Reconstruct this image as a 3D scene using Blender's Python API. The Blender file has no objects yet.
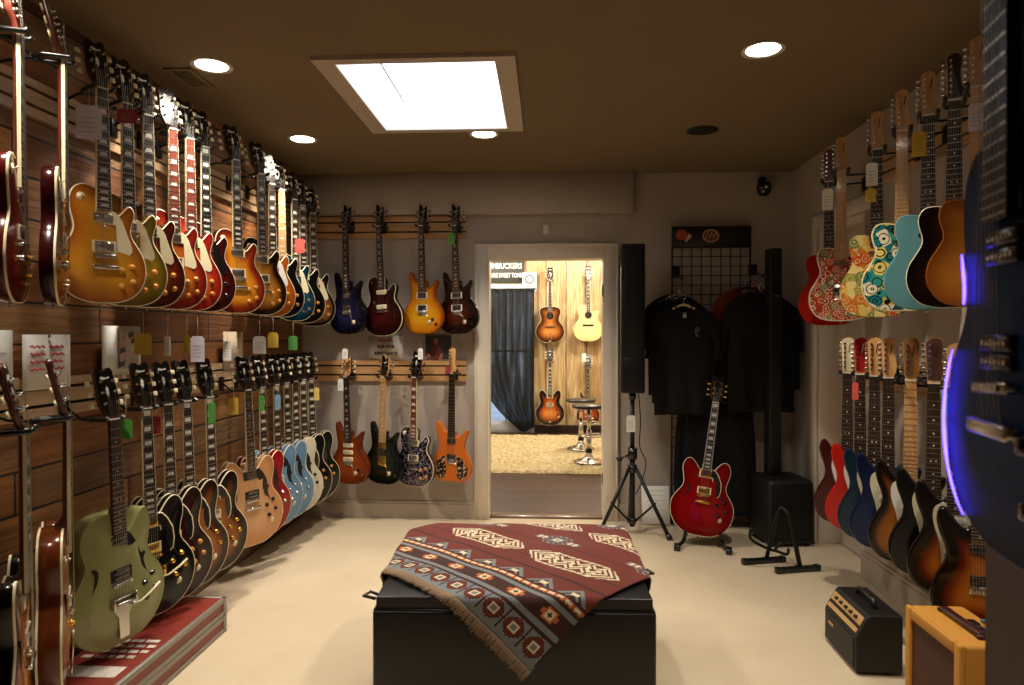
# Guitar shop show room: everything is built in metres, camera at the origin looking along +Y
import bpy, bmesh, math, random
from mathutils import Vector, Matrix
from mathutils.geometry import delaunay_2d_cdt
random.seed(11)
SC = bpy.context.scene
LINK = SC.collection.objects.link
PI = math.pi

# ---------------------------------------------------------------- camera numbers
F, T, EYE = 683.0, 0.0498, 1.38      # focal length in pixels, tan(yaw), lens height
def ratio(px):                        # world X / Y of the vertical plane seen at column px
    u = (px - 512.0) / F
    return (u - T) / (1 + u * T)
def y_at(px, X):                      # depth at which column px meets the plane X
    return X / ratio(px)

# ---------------------------------------------------------------- colour + materials
def lin(h):
    if not isinstance(h, str): return tuple(h) + ((1.0,) if len(h) == 3 else ())
    h = h.lstrip('#'); c = [int(h[i:i+2], 16) / 255 for i in (0, 2, 4)]
    return tuple((x / 12.92 if x <= .04045 else ((x + .055) / 1.055) ** 2.4) for x in c) + (1.0,)
MATS = {}
class NT:
    def __init__(s, name):
        s.m = bpy.data.materials.new(name); s.m.use_nodes = True
        s.n = s.m.node_tree.nodes; s.l = s.m.node_tree.links
        s.b = s.n['Principled BSDF']
    def add(s, t, **k):
        nd = s.n.new(t)
        for a, v in k.items(): setattr(nd, a, v)
        return nd
    def link(s, a, b): s.l.new(a, b)
    def set(s, **k):
        for a, v in k.items():
            i = s.b.inputs[a.replace('_', ' ')]
            i.default_value = v
    def coord(s, scale=(1, 1, 1), rot=(0, 0, 0), kind='Object'):
        tc = s.add('ShaderNodeTexCoord'); mp = s.add('ShaderNodeMapping')
        mp.inputs['Scale'].default_value = scale; mp.inputs['Rotation'].default_value = rot
        s.link(tc.outputs[kind], mp.inputs['Vector']); return mp.outputs['Vector']
    def noise(s, vec, scale, detail=4, rough=.55, dist=0):
        n = s.add('ShaderNodeTexNoise'); n.inputs['Scale'].default_value = scale
        n.inputs['Detail'].default_value = detail; n.inputs['Roughness'].default_value = rough
        n.inputs['Distortion'].default_value = dist
        s.link(vec, n.inputs['Vector']); return n.outputs['Fac']
    def ramp(s, fac, stops, interp='LINEAR'):
        r = s.add('ShaderNodeValToRGB'); cr = r.color_ramp; cr.interpolation = interp
        while len(cr.elements) < len(stops): cr.elements.new(.5)
        for e, (p, c) in zip(cr.elements, stops): e.position = p; e.color = lin(c)
        s.link(fac, r.inputs['Fac']); return r.outputs['Color']
    def mix(s, fac, a, b, mode='MIX'):
        m = s.add('ShaderNodeMix', data_type='RGBA', blend_type=mode)
        for v, i in ((fac, m.inputs[0]), (a, m.inputs[6]), (b, m.inputs[7])):
            if hasattr(v, 'is_linked'): s.link(v, i)
            else: i.default_value = v if not isinstance(v, str) else lin(v)
        return m.outputs[2]
    def math(s, op, a, b=0.0):
        m = s.add('ShaderNodeMath', operation=op)
        for v, i in ((a, m.inputs[0]), (b, m.inputs[1])):
            if hasattr(v, 'is_linked'): s.link(v, i)
            else: i.default_value = v
        return m.outputs[0]
    def bump(s, h, strength=.3, dist=.01):
        b = s.add('ShaderNodeBump'); b.inputs['Strength'].default_value = strength
        b.inputs['Distance'].default_value = dist
        s.link(h, b.inputs['Height']); s.link(b.outputs['Normal'], s.b.inputs['Normal'])
    def color(s, c): s.link(c, s.b.inputs['Base Color'])

def plain(name, col, rough=.5, metal=0., coat=0., var=0., scale=30, bump=0.):
    """simple surface with a little procedural variation"""
    if name in MATS: return MATS[name]
    t = NT(name); t.set(Roughness=rough, Metallic=metal, Coat_Weight=coat, Coat_Roughness=.06)
    c = lin(col); t.set(Base_Color=c)
    if var or bump:
        n = t.noise(t.coord(), scale)
        if var:
            lo = tuple(x * (1 - var) for x in c[:3]); hi = tuple(min(1, x * (1 + var)) for x in c[:3])
            t.color(t.ramp(n, [(.3, lo), (.7, hi)]))
        if bump: t.bump(n, bump, .004)
    MATS[name] = t.m; return t.m
def glow(name, col, strength):
    if name in MATS: return MATS[name]
    t = NT(name); t.set(Base_Color=lin(col), Emission_Color=lin(col), Emission_Strength=strength)
    MATS[name] = t.m; return t.m
def wood(name, c1, c2, rough=.5, coat=0., scale=1., axis='z', bump=.1):
    if name in MATS: return MATS[name]
    t = NT(name); t.set(Roughness=rough, Coat_Weight=coat, Coat_Roughness=.08)
    sc = {'z': (40, 40, 3), 'x': (3, 40, 40), 'y': (40, 3, 40)}[axis]
    v = t.coord(tuple(x * scale for x in sc)); n = t.noise(v, 1.0, 6, .6, .6)
    t.color(t.ramp(n, [(.3, c1), (.7, c2)]))
    if bump: t.bump(n, bump, .002)
    MATS[name] = t.m; return t.m
def burst(name, stops, flame=.0, rough=.22, coat=.8, metal=0., fscale=1.0, fig='flame', spec=.5):
    """lacquered body: colour runs from the rim (0) to the middle (1) of the top; optional figured maple"""
    if name in MATS: return MATS[name]
    t = NT(name); t.set(Roughness=rough, Coat_Weight=coat*.55, Coat_Roughness=.05, Metallic=metal, Specular_IOR_Level=.22)
    at = t.add('ShaderNodeAttribute', attribute_name='edge')
    f = t.math('DIVIDE', at.outputs['Fac'], .14)
    col = t.ramp(f, stops) if len(stops) > 1 else None
    if col is None:
        rgb = t.add('ShaderNodeRGB'); rgb.outputs[0].default_value = lin(stops[0][1]); col = rgb.outputs[0]
    if flame:
        if fig == 'flame':
            n = t.noise(t.coord((9 * fscale, 4, 150 * fscale)), 1., 3, .5, 1.2)
        elif fig == 'quilt':
            n = t.noise(t.coord((45, 20, 45)), 1., 2, .5, 1.6)
        else:
            n = t.noise(t.coord((60, 30, 4)), 1., 5, .6, .5)
        g = t.ramp(n, [(.3, (1 - flame,) * 3), (.7, (1,) * 3)])
        col = t.mix(1.0, col, g, 'MULTIPLY')
    t.color(col); MATS[name] = t.m; return t.m
def paisley(name, base, cols, scale, seed=0., rim=None):
    """printed paper / painted pattern of blots and curls"""
    if name in MATS: return MATS[name]
    t = NT(name); t.set(Roughness=.25, Coat_Weight=.7, Coat_Roughness=.06)
    v = t.coord(); mp = t.add('ShaderNodeMapping'); mp.inputs['Location'].default_value = (seed, seed, seed)
    t.link(v, mp.inputs['Vector']); v = mp.outputs['Vector']
    w = t.add('ShaderNodeTexNoise'); w.inputs['Scale'].default_value = scale * .7; t.link(v, w.inputs['Vector'])
    wm = t.add('ShaderNodeMix', data_type='RGBA', blend_type='ADD'); wm.inputs[0].default_value = .02
    t.link(v, wm.inputs[6]); t.link(w.outputs['Color'], wm.inputs[7]); v2 = wm.outputs[2]
    vo = t.add('ShaderNodeTexVoronoi'); vo.inputs['Scale'].default_value = scale; t.link(v2, vo.inputs['Vector'])
    sep = t.add('ShaderNodeSeparateColor'); t.link(vo.outputs['Color'], sep.inputs[0])
    k = len(cols); pick = t.ramp(sep.outputs[0], [(i / k, c) for i, c in enumerate(cols)], 'CONSTANT')
    ring = t.ramp(vo.outputs['Distance'], [(0, '#ffffff'), (.13, '#000000'), (.19, '#ffffff'), (.42, '#000000'), (.49, '#ffffff'), (.8, '#000000')], 'CONSTANT')
    col = t.mix(ring, base, pick)
    if rim:
        at = t.add('ShaderNodeAttribute', attribute_name='edge')
        e = t.ramp(t.math('DIVIDE', at.outputs['Fac'], .14), [(0, '#000000'), (.02, '#ffffff')], 'CONSTANT')
        col = t.mix(e, rim, col)
    t.color(col); MATS[name] = t.m; return t.m

# ---------------------------------------------------------------- mesh collector
class MB:
    def __init__(s): s.v, s.f, s.mi, s.sm = [], [], [], []
    def face(s, idx, m=0, smooth=False): s.f.append(tuple(idx)); s.mi.append(m); s.sm.append(smooth)
    def add(s, vs, fs, m=0, smooth=False, M=None):
        b = len(s.v)
        s.v.extend([tuple(M @ Vector(p)) if M else tuple(p) for p in vs])
        for f in fs: s.face([b + i for i in f], m, smooth)
    def box(s, x0, x1, y0, y1, z0, z1, m=0, M=None):
        s.add([(x0,y0,z0),(x1,y0,z0),(x1,y1,z0),(x0,y1,z0),(x0,y0,z1),(x1,y0,z1),(x1,y1,z1),(x0,y1,z1)],
              [(0,3,2,1),(4,5,6,7),(0,1,5,4),(1,2,6,5),(2,3,7,6),(3,0,4,7)], m, False, M)
    def rbox(s, x0, x1, y0, y1, z0, z1, r=.01, seg=2, m=0, M=None):
        bm = bmesh.new(); bmesh.ops.create_cube(bm, size=1)
        bmesh.ops.scale(bm, vec=(x1-x0, y1-y0, z1-z0), verts=bm.verts)
        bmesh.ops.translate(bm, vec=((x0+x1)/2, (y0+y1)/2, (z0+z1)/2), verts=bm.verts)
        bmesh.ops.bevel(bm, geom=bm.edges[:], offset=r, segments=seg, profile=.5, affect='EDGES')
        bm.verts.index_update()
        s.add([v.co for v in bm.verts], [[v.index for v in f.verts] for f in bm.faces], m, True, M); bm.free()
    def cyl(s, p0, p1, r0, r1=None, n=10, m=0, caps=True, smooth=True, M=None):
        p0, p1 = Vector(p0), Vector(p1); r1 = r0 if r1 is None else r1
        d = (p1 - p0).normalized(); a = d.orthogonal().normalized(); b = d.cross(a)
        vs = [p0 + (a * math.cos(2*PI*i/n) + b * math.sin(2*PI*i/n)) * r0 for i in range(n)]
        vs += [p1 + (a * math.cos(2*PI*i/n) + b * math.sin(2*PI*i/n)) * r1 for i in range(n)]
        base = len(s.v)
        s.add(vs, [(i, (i+1) % n, n + (i+1) % n, n + i) for i in range(n)], m, smooth, M)
        if caps:
            s.face([base + i for i in reversed(range(n))], m); s.face([base + n + i for i in range(n)], m)
    def tube(s, pts, r, n=8, m=0, M=None, closed=False):
        pts = [Vector(p) for p in pts]; k = len(pts); base = len(s.v); prev = None; vs = []
        for i, p in enumerate(pts):
            if closed: d = pts[(i+1) % k] - pts[i-1]
            else: d = pts[min(i+1, k-1)] - pts[max(i-1, 0)]
            d.normalize()
            if prev is None: a = d.orthogonal().normalized()
            else:
                a = prev - d * prev.dot(d); a = a.normalized() if a.length > 1e-6 else d.orthogonal().normalized()
            prev = a; b = d.cross(a); rr = r[i] if isinstance(r, (list, tuple)) else r
            vs += [p + (a * math.cos(2*PI*j/n) + b * math.sin(2*PI*j/n)) * rr for j in range(n)]
        fs = []
        for i in range(k if closed else k - 1):
            o, q = i * n, ((i + 1) % k) * n
            fs += [(o + j, o + (j+1) % n, q + (j+1) % n, q + j) for j in range(n)]
        s.add(vs, fs, m, True, M)
        if not closed:
            s.face([base + j for j in reversed(range(n))], m); s.face([base + (k-1)*n + j for j in range(n)], m)
    def lathe(s, prof, n=24, m=0, M=None, smooth=True):
        """prof: (radius, z) from bottom to top about local Z"""
        vs = []; fs = []
        for r, z in prof: vs += [(r * math.cos(2*PI*i/n), r * math.sin(2*PI*i/n), z) for i in range(n)]
        for k in range(len(prof) - 1):
            fs += [(k*n + i, k*n + (i+1) % n, (k+1)*n + (i+1) % n, (k+1)*n + i) for i in range(n)]
        base = len(s.v); s.add(vs, fs, m, smooth, M)
        if prof[0][0] > 1e-5: s.face([base + i for i in reversed(range(n))], m)
        if prof[-1][0] > 1e-5: s.face([base + (len(prof)-1)*n + i for i in range(n)], m)
    def prism(s, out, y0, y1, m=0, M=None, smooth_side=True):
        """closed outline in XZ (counter-clockwise seen from -Y) pushed from y0 (front) to y1 (back)"""
        n = len(out); tri = cap_tris(out)
        vs = [(x, y0, z) for x, z in out] + [(x, y1, z) for x, z in out]; base = len(s.v)
        s.add(vs, [(i, n + i, n + (i+1) % n, (i+1) % n) for i in range(n)], m, smooth_side, M)
        for a, b, c in tri:
            s.face((base + a, base + b, base + c), m); s.face((base + n + c, base + n + b, base + n + a), m)
    def mesh(s, name, nmat=1):
        me = bpy.data.meshes.new(name); me.from_pydata([tuple(v) for v in s.v], [], s.f)
        for i in range(nmat): me.materials.append(None)
        me.polygons.foreach_set('material_index', s.mi); me.polygons.foreach_set('use_smooth', s.sm)
        me.update(); return me
def cap_tris(out):
    from mathutils.geometry import tessellate_polygon
    t = tessellate_polygon([[Vector((x, z, 0)) for x, z in out]])
    res = []
    for a, b, c in t:
        A, B, C = out[a], out[b], out[c]
        if (B[0]-A[0])*(C[1]-A[1]) - (B[1]-A[1])*(C[0]-A[0]) < 0: b, c = c, b
        res.append((a, b, c))
    return res

def put(name, me, mats, parent=None, loc=None, rot=None, scale=None):
    if isinstance(me, MB): me = me.mesh(name, len(mats) if isinstance(mats, (list, tuple)) else 1)
    o = bpy.data.objects.new(name, me); LINK(o)
    if not isinstance(mats, (list, tuple)): mats = [mats]
    for i, m in enumerate(mats):
        o.material_slots[i].link = 'OBJECT'; o.material_slots[i].material = m
    if parent: o.parent = parent
    if loc is not None: o.location = loc
    if rot is not None: o.rotation_euler = rot
    if scale is not None: o.scale = scale
    return o
def tag(o, label, cat, group=None):
    o['label'] = label; o['category'] = cat
    if group: o['group'] = group
    return o
def thing(name, label, cat, loc=(0, 0, 0), rotz=0., group=None):
    o = bpy.data.objects.new(name, None); LINK(o); o.empty_display_size = .05
    o.location = loc; o.rotation_euler = (0, 0, rotz)
    return tag(o, label, cat, group)
def struct(name, mb, mats):
    o = put(name, mb, mats); o['kind'] = 'structure'; return o
def text_mesh(txt, size, extrude=.0006, align='CENTER', bold=0.0):
    cu = bpy.data.curves.new('lettering', 'FONT'); cu.body = txt; cu.size = size; cu.extrude = extrude
    cu.align_x = align; cu.align_y = 'CENTER'; cu.resolution_u = 2; cu.offset = bold
    ob = bpy.data.objects.new('lettering', cu); LINK(ob)
    dg = bpy.context.evaluated_depsgraph_get(); me = bpy.data.meshes.new_from_object(ob.evaluated_get(dg))
    bpy.data.objects.remove(ob); bpy.data.curves.remove(cu)
    me.materials.clear(); me.materials.append(None); return me
def spline(pts, k=6, closed=True):
    n = len(pts); res = []
    rng = range(n) if closed else range(n - 1)
    for i in rng:
        g = lambda j: pts[j % n] if closed else pts[max(0, min(n - 1, j))]
        p0, p1, p2, p3 = g(i-1), g(i), g(i+1), g(i+2)
        for j in range(k):
            t = j / k
            res.append(tuple(.5 * (2*b + (c-a)*t + (2*a-5*b+4*c-d)*t*t + (-a+3*b-3*c+d)*t**3) for a, b, c, d in zip(p0, p1, p2, p3)))
    if not closed: res.append(tuple(pts[-1]))
    return res
def mirror(half):
    """half: right-hand points from the bottom middle (x=0) up to the top; returns the closed outline"""
    return half + [(-x, z) for x, z in reversed(half) if x > 1e-6]
WORLD, EXPO = 1.0, 0.15
# ================================================================= GUITARS
# local frame: x to the viewer's right, z up the neck, front faces -y, z=0 at the bottom of the body
def poly_dist(p, out):
    best = 9.; x, z = p; n = len(out)
    for i in range(n):
        ax, az = out[i]; bx, bz = out[(i+1) % n]; dx, dz = bx-ax, bz-az; L = dx*dx+dz*dz
        t = 0 if L == 0 else max(0, min(1, ((x-ax)*dx+(z-az)*dz)/L))
        d = (x-ax-t*dx)**2+(z-az-t*dz)**2
        if d < best: best = d
    return math.sqrt(best)
def inset(out, d):
    n = len(out); res = []
    for i in range(n):
        ax, az = out[i-1]; bx, bz = out[(i+1) % n]; tx, tz = bx-ax, bz-az; L = math.hypot(tx, tz) or 1
        res.append((out[i][0] - tz/L*d, out[i][1] + tx/L*d))      # inside lies to the left of a ccw outline
    return res
def sheet(out, step=.016):
    xs = [p[0] for p in out]; zs = [p[1] for p in out]; n = len(out)
    pts = [Vector(p) for p in out]
    x = min(xs)
    def inside(px, pz):
        c = False
        for i in range(n):
            x0, z0 = out[i]; x1, z1 = out[(i+1) % n]
            if (z0 > pz) != (z1 > pz) and px < (x1-x0)*(pz-z0)/(z1-z0)+x0: c = not c
        return c
    row = 0; z = min(zs)
    while z < max(zs):
        x = min(xs) + (step/2 if row % 2 else 0)
        while x < max(xs):
            if inside(x, z) and poly_dist((x, z), out) > step*.45: pts.append(Vector((x, z)))
            x += step
        z += step*.87; row += 1
    r = delaunay_2d_cdt(pts, [(i, (i+1) % n) for i in range(n)], [], 1, 1e-6)
    vs = [tuple(v) for v in r[0]]; fs = []
    for f in r[2]:
        a, b, c = [vs[i] for i in f[:3]]
        fs.append(tuple(f) if (b[0]-a[0])*(c[1]-a[1])-(b[1]-a[1])*(c[0]-a[0]) > 0 else tuple(reversed(f)))
    return vs, fs
def body_mesh(name, out, depth, arch, rnd, back_arch=0., step=.016):
    mb = MB(); n = len(out); edge = []
    if rnd > .005: prof = [(0, rnd), (rnd*.13, rnd*.5), (rnd*.5, rnd*.13), (rnd, 0)]
    else: prof = [(0, rnd), (rnd, 0)]
    rings = []
    for side in (-1, 1):
        for ins, dy in prof:
            o = inset(out, ins) if ins else out
            rings.append([(x, side*(depth/2-dy), z) for x, z in o])
    k = len(prof)
    order = list(reversed(rings[:k])) + rings[k:]                 # front inset -> rim -> back inset
    for r in order: mb.v.extend(r); edge += [0.]*n
    for q in range(len(order)-1):
        for i in range(n):
            mb.face((q*n+i, (q+1)*n+i, (q+1)*n+(i+1) % n, q*n+(i+1) % n), 0, True)
    o2 = inset(out, prof[-1][0]); vs, fs = sheet(o2, step)
    ds = [poly_dist(p, o2) if i >= n else 0. for i, p in enumerate(vs)]
    for sgn, ar in ((-1, arch), (1, back_arch)):
        b = len(mb.v)
        for (x, z), d in zip(vs, ds):
            t = min(1, d/.085); h = ar*t*t*(3-2*t)
            mb.v.append((x, sgn*(depth/2+h), z)); edge.append(d if sgn < 0 else 0.)
        for f in fs: mb.face([b+i for i in (f if sgn < 0 else reversed(f))], 0, True)
    me = mb.mesh(name); at = me.attributes.new('edge', 'FLOAT', 'POINT'); at.data.foreach_set('value', edge)
    return me
def rim_strip(name, out, y0, y1, off=.0009):
    mb = MB(); o = inset(out, -off); o2 = inset(out, .0024); n = len(out)
    for r, y in ((o2, y0), (o, y0), (o, y1)): mb.v.extend([(x, y, z) for x, z in r])
    for q in (0, 1):
        for i in range(n): mb.face((q*n+i, (q+1)*n+i, (q+1)*n+(i+1) % n, q*n+(i+1) % n), 0, True)
    return mb.mesh(name)

OUT = {}
OUT['singlecut'] = [(0,0),(.06,.004),(.115,.027),(.152,.07),(.166,.125),(.157,.18),(.132,.225),(.112,.255),(.106,.285),(.113,.315),(.121,.34),(.119,.364),
    (.104,.378),(.088,.366),(.07,.345),(.05,.331),(.033,.337),(.027,.362),(.027,.42),(-.027,.432),(-.055,.441),(-.083,.437),(-.106,.417),(-.118,.385),
    (-.117,.345),(-.108,.305),(-.105,.275),(-.115,.245),(-.138,.215),(-.158,.175),(-.166,.125),(-.152,.07),(-.115,.027),(-.06,.004)]
OUT['semihollow'] = mirror([(0,0),(.08,.006),(.145,.04),(.187,.095),(.203,.16),(.196,.215),(.172,.26),(.147,.295),(.137,.33),(.143,.37),(.153,.41),(.153,.45),
    (.139,.482),(.115,.495),(.09,.485),(.068,.46),(.052,.438),(.036,.43),(.027,.445),(.026,.466)])
OUT['archtop'] = [(0,0),(.08,.006),(.145,.04),(.19,.1),(.205,.165),(.196,.225),(.168,.275),(.142,.315),(.135,.35),(.143,.39),(.15,.43),(.143,.468),(.128,.497),
    (.105,.488),(.08,.455),(.055,.425),(.034,.42),(.027,.44),(.027,.505),(-.027,.512),(-.07,.511),(-.115,.495),(-.142,.46),(-.15,.42),(-.143,.38),(-.135,.345),
    (-.145,.31),(-.17,.27),(-.197,.225),(-.205,.165),(-.19,.1),(-.145,.04),(-.08,.006)]
OUT['doublecut'] = [(0,0),(.06,.003),(.115,.025),(.15,.068),(.163,.12),(.154,.175),(.13,.22),(.106,.255),(.1,.29),(.102,.322),(.112,.352),(.12,.378),(.112,.39),
    (.094,.372),(.072,.352),(.05,.338),(.034,.345),(.027,.365),(.027,.388),(-.027,.402),(-.04,.392),(-.056,.392),(-.072,.41),(-.086,.44),(-.1,.458),(-.112,.45),
    (-.115,.42),(-.11,.38),(-.103,.335),(-.1,.295),(-.106,.258),(-.13,.22),(-.154,.175),(-.163,.12),(-.15,.068),(-.115,.025),(-.06,.003)]
OUT['offset'] = [(0,.004),(.06,.0),(.115,.018),(.15,.06),(.16,.11),(.15,.16),(.126,.205),(.107,.245),(.103,.28),(.112,.318),(.127,.35),(.134,.378),(.124,.393),
    (.104,.38),(.08,.355),(.055,.338),(.035,.34),(.028,.36),(.028,.372),(-.028,.38),(-.038,.372),(-.056,.378),(-.075,.402),(-.093,.43),(-.112,.445),(-.128,.432),
    (-.135,.395),(-.127,.35),(-.113,.31),(-.107,.275),(-.113,.24),(-.135,.2),(-.156,.15),(-.162,.1),(-.148,.05),(-.112,.014),(-.06,.0)]
OUT['slab'] = [(0,0),(.06,.002),(.113,.02),(.147,.062),(.16,.115),(.15,.168),(.124,.213),(.106,.25),(.104,.285),(.114,.32),(.123,.345),(.12,.368),(.103,.377),
    (.085,.362),(.066,.338),(.047,.325),(.033,.333),(.028,.355),(.028,.38),(-.028,.392),(-.06,.398),(-.092,.395),(-.112,.376),(-.12,.345),(-.114,.31),(-.106,.28),
    (-.108,.25),(-.127,.213),(-.152,.168),(-.16,.115),(-.147,.062),(-.113,.02),(-.06,.002)]
OUT['flattop'] = mirror([(0,0),(.08,.004),(.145,.035),(.187,.09),(.2,.15),(.19,.21),(.16,.258),(.133,.295),(.125,.33),(.132,.37),(.145,.41),(.146,.45),(.128,.48),(.09,.497),(.045,.503),(.02,.503)])
OUT['cutaway_flattop'] = [(0,0),(.08,.004),(.145,.035),(.187,.09),(.2,.15),(.19,.21),(.16,.258),(.135,.295),(.13,.33),(.14,.365),(.15,.40),(.14,.425),(.105,.425),(.07,.41),(.045,.42),(.03,.45),(.025,.5)] + \
    [(-x, z) for x, z in reversed([(.08,.004),(.145,.035),(.187,.09),(.2,.15),(.19,.21),(.16,.258),(.133,.295),(.125,.33),(.132,.37),(.145,.41),(.146,.45),(.128,.48),(.09,.497),(.045,.503)])]
# geometry of each body type: N nut height, S scale length, D depth, A arch, R edge rounding, J neck joint, FR frets
TYPE = dict(
    singlecut=dict(N=.805, S=.628, D=.044, A=.007, R=.002, J=.40, FR=22),
    semihollow=dict(N=.885, S=.628, D=.045, A=.009, R=.002, J=.44, FR=22),
    archtop=dict(N=.865, S=.628, D=.068, A=.012, R=.002, J=.50, FR=20, BA=.006),
    doublecut=dict(N=.79, S=.635, D=.045, A=.007, R=.004, J=.385, FR=24),
    offset=dict(N=.80, S=.648, D=.044, A=0., R=.011, J=.365, FR=22),
    slab=dict(N=.80, S=.648, D=.044, A=0., R=.003, J=.375, FR=21),
    flattop=dict(N=.865, S=.645, D=.105, A=.0, R=.003, J=.50, FR=19),
    cutaway_flattop=dict(N=.865, S=.645, D=.105, A=.0, R=.003, J=.48, FR=20))
CACHE = {}
def cached(key, fn):
    if key not in CACHE: CACHE[key] = fn()
    return CACHE[key]
def outline(t): return cached(('o', t), lambda: spline(OUT[t], 4))
def fret_z(T_, k): return T_['N'] - T_['S']*(1-2**(-k/12))
def fb_top(T_): return -(T_['D']/2 + T_['A'] + .0075)
def board_mesh(t, inlay, bound):
    T_ = TYPE[t]; mb = MB(); N = T_['N']; ye = fb_top(T_); yb = ye+.006
    ze = fret_z(T_, T_['FR'])-.006
    w = lambda z: .0215+(.0285-.0215)*(N-z)/(N-ze)
    o = [(-w(ze), ze), (w(ze), ze), (w(N), N), (-w(N), N)]
    mb.prism(o, ye, yb+ (.004 if T_['A'] else .002), 3 if bound else 0, smooth_side=False)
    if bound:
        e = .0022; mb.prism([(-w(ze)+e, ze+.001), (w(ze)-e, ze+.001), (w(N)-e, N), (-w(N)+e, N)], ye-.0003, ye+.001, 0, smooth_side=False)
    for k in range(1, T_['FR']+1):
        z = fret_z(T_, k); mb.box(-w(z)+.0005, w(z)-.0005, ye-.0013, ye, z-.0011, z+.0011, 1)
    marks = [1, 3, 5, 7, 9, 12, 15, 17, 19, 21] if inlay == 'block' else [3, 5, 7, 9, 12, 15, 17, 19, 21]
    for k in marks:
        if k > T_['FR']: continue
        za, zb = fret_z(T_, k-1), fret_z(T_, k); zm = (za+zb)/2; h = (za-zb)*.62/2
        if inlay == 'block': mb.prism([(-.0145, zm-h), (.0145, zm-h), (.0145, zm+h), (-.0145, zm+h)], ye-.0007, ye, 2, smooth_side=False)
        elif inlay == 'trap': mb.prism([(-.0165, zm-h), (.0165, zm-h), (.011, zm+h), (-.011, zm+h)], ye-.0007, ye, 2, smooth_side=False)
        elif inlay == 'dot':
            for dx in ((-.009, .009) if k == 12 else (0,)):
                mb.cyl((dx, ye, zm), (dx, ye-.0007, zm), .0038, n=8, m=2)
        elif inlay == 'bird': mb.prism([(-.011, zm-.002), (0, zm-.006), (.012, zm+.003), (.001, zm+.008)], ye-.0007, ye, 2, smooth_side=False)
    return mb.mesh('fingerboard', 4)
def neck_mesh(t):
    T_ = TYPE[t]; N, J = T_['N'], T_['J']; ye = fb_top(T_)+.006; mb = MB(); n = 9; rows = []
    zs = [J-.045, J, J+.05, (J+N)/2, N-.03, N, N+.012]
    for z in zs:
        w = .0213+(.0275-.0213)*max(0, N-z)/(N-J)
        dp = .016+.003*max(0, N-z)/(N-J) if z > J+.01 else T_['D']*.75
        rows.append([(w*math.cos(PI*i/(n-1)), ye+dp*math.sin(PI*i/(n-1))**.8, z) for i in range(n)])
    for r in rows: mb.v.extend(r)
    for q in range(len(rows)-1):
        for i in range(n-1): mb.face((q*n+i+1, q*n+i, (q+1)*n+i, (q+1)*n+i+1), 0, True)
        mb.face((q*n, q*n+n-1, (q+1)*n+n-1, (q+1)*n), 0)
    mb.face(range(n), 0); mb.face([(len(rows)-1)*n+i for i in reversed(range(n))], 0)
    return mb.mesh('neck')
HEAD = dict(
    open_book=spline([(-.021,-.004),(-.0225,.008),(-.030,.03),(-.0385,.05),(-.042,.075),(-.040,.12),(-.0375,.165),(-.0365,.183),(-.028,.193),(-.016,.192),(-.006,.184),(0,.181),
        (.006,.184),(.016,.192),(.028,.193),(.0365,.183),(.0375,.165),(.040,.12),(.042,.075),(.0385,.05),(.030,.03),(.0225,.008),(.021,-.004)][::-1], 2),
    swoop=spline([(.021,-.004),(.0225,.006),(.033,.028),(.034,.05),(.030,.09),(.027,.12),(.022,.15),(.004,.132),(-.016,.155),(-.036,.172),(-.037,.15),(-.033,.10),(-.034,.05),(-.031,.025),(-.0225,.006),(-.021,-.004)], 3),
    six_line=spline([(.021,-.004),(.0225,.006),(.029,.022),(.033,.045),(.033,.055),(.029,.09),(.030,.125),(.033,.15),(.026,.175),(.006,.184),(-.016,.178),(-.03,.163),(-.03,.15),(-.027,.09),(-.024,.03),(-.0215,.006),(-.021,-.004)], 3),
    six_slim=spline([(.021,-.004),(.022,.008),(.029,.022),(.031,.04),(.024,.06),(.02,.11),(.024,.145),(.022,.17),(.004,.182),(-.016,.178),(-.028,.165),(-.026,.15),(-.025,.09),(-.023,.03),(-.0215,.006),(-.021,-.004)], 3))
def head_mesh(kind):
    mb = MB(); mb.prism(HEAD[kind], -.0075, .0075, 0)
    mb.prism(inset(HEAD[kind], .0015), -.0082, -.007, 1)
    if kind == 'open_book':
        mb.prism([(-.02,.152),(-.005,.149),(.018,.153),(.02,.16),(.004,.157),(-.016,.163)], -.0088, -.008, 2, smooth_side=False)      # script-like pearl mark
        mb.prism([(-.007,.098),(0,.082),(.007,.098),(.004,.104),(.007,.112),(0,.124),(-.007,.112),(-.004,.104)], -.0088, -.008, 2, smooth_side=False)
    elif kind in ('six_line', 'six_slim'):
        mb.prism([(.004,.105),(.008,.104),(.013,.135),(.014,.15),(.010,.152),(.008,.135)], -.0088, -.008, 2, smooth_side=False)
    else: mb.prism([(-.012,.10),(.016,.105),(.016,.111),(-.012,.106)], -.0088, -.008, 2, smooth_side=False)
    return mb.mesh('headstock', 3)
def tuner_mesh(side, style, reach=.034):
    """post on the face at the origin, button out to one side"""
    mb = MB(); s = side
    mb.cyl((0,-.001,0), (0,-.010,0), .0055, .005, 10); mb.cyl((0,-.010,0), (0,-.018,0), .003, n=8)
    mb.rbox(-.008,.008, .014,.024, -.009,.009, .002, 1)
    mb.cyl((s*.006,.019,0), (s*(reach-.008),.019,0), .0022, n=6)
    M = Matrix.Translation((s*reach,.019,0))
    if style == 'tulip': mb.rbox(-.009,.009,-.0035,.0035,-.010,.010,.003,2,1,M); mb.rbox(-.011,-.002,-.003,.003,-.006,.006,.002,1,1,M)
    else: mb.rbox(-.008,.008,-.0035,.0035,-.0085,.0085,.003,2,1,M)
    return mb.mesh('tuner', 2)
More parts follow.
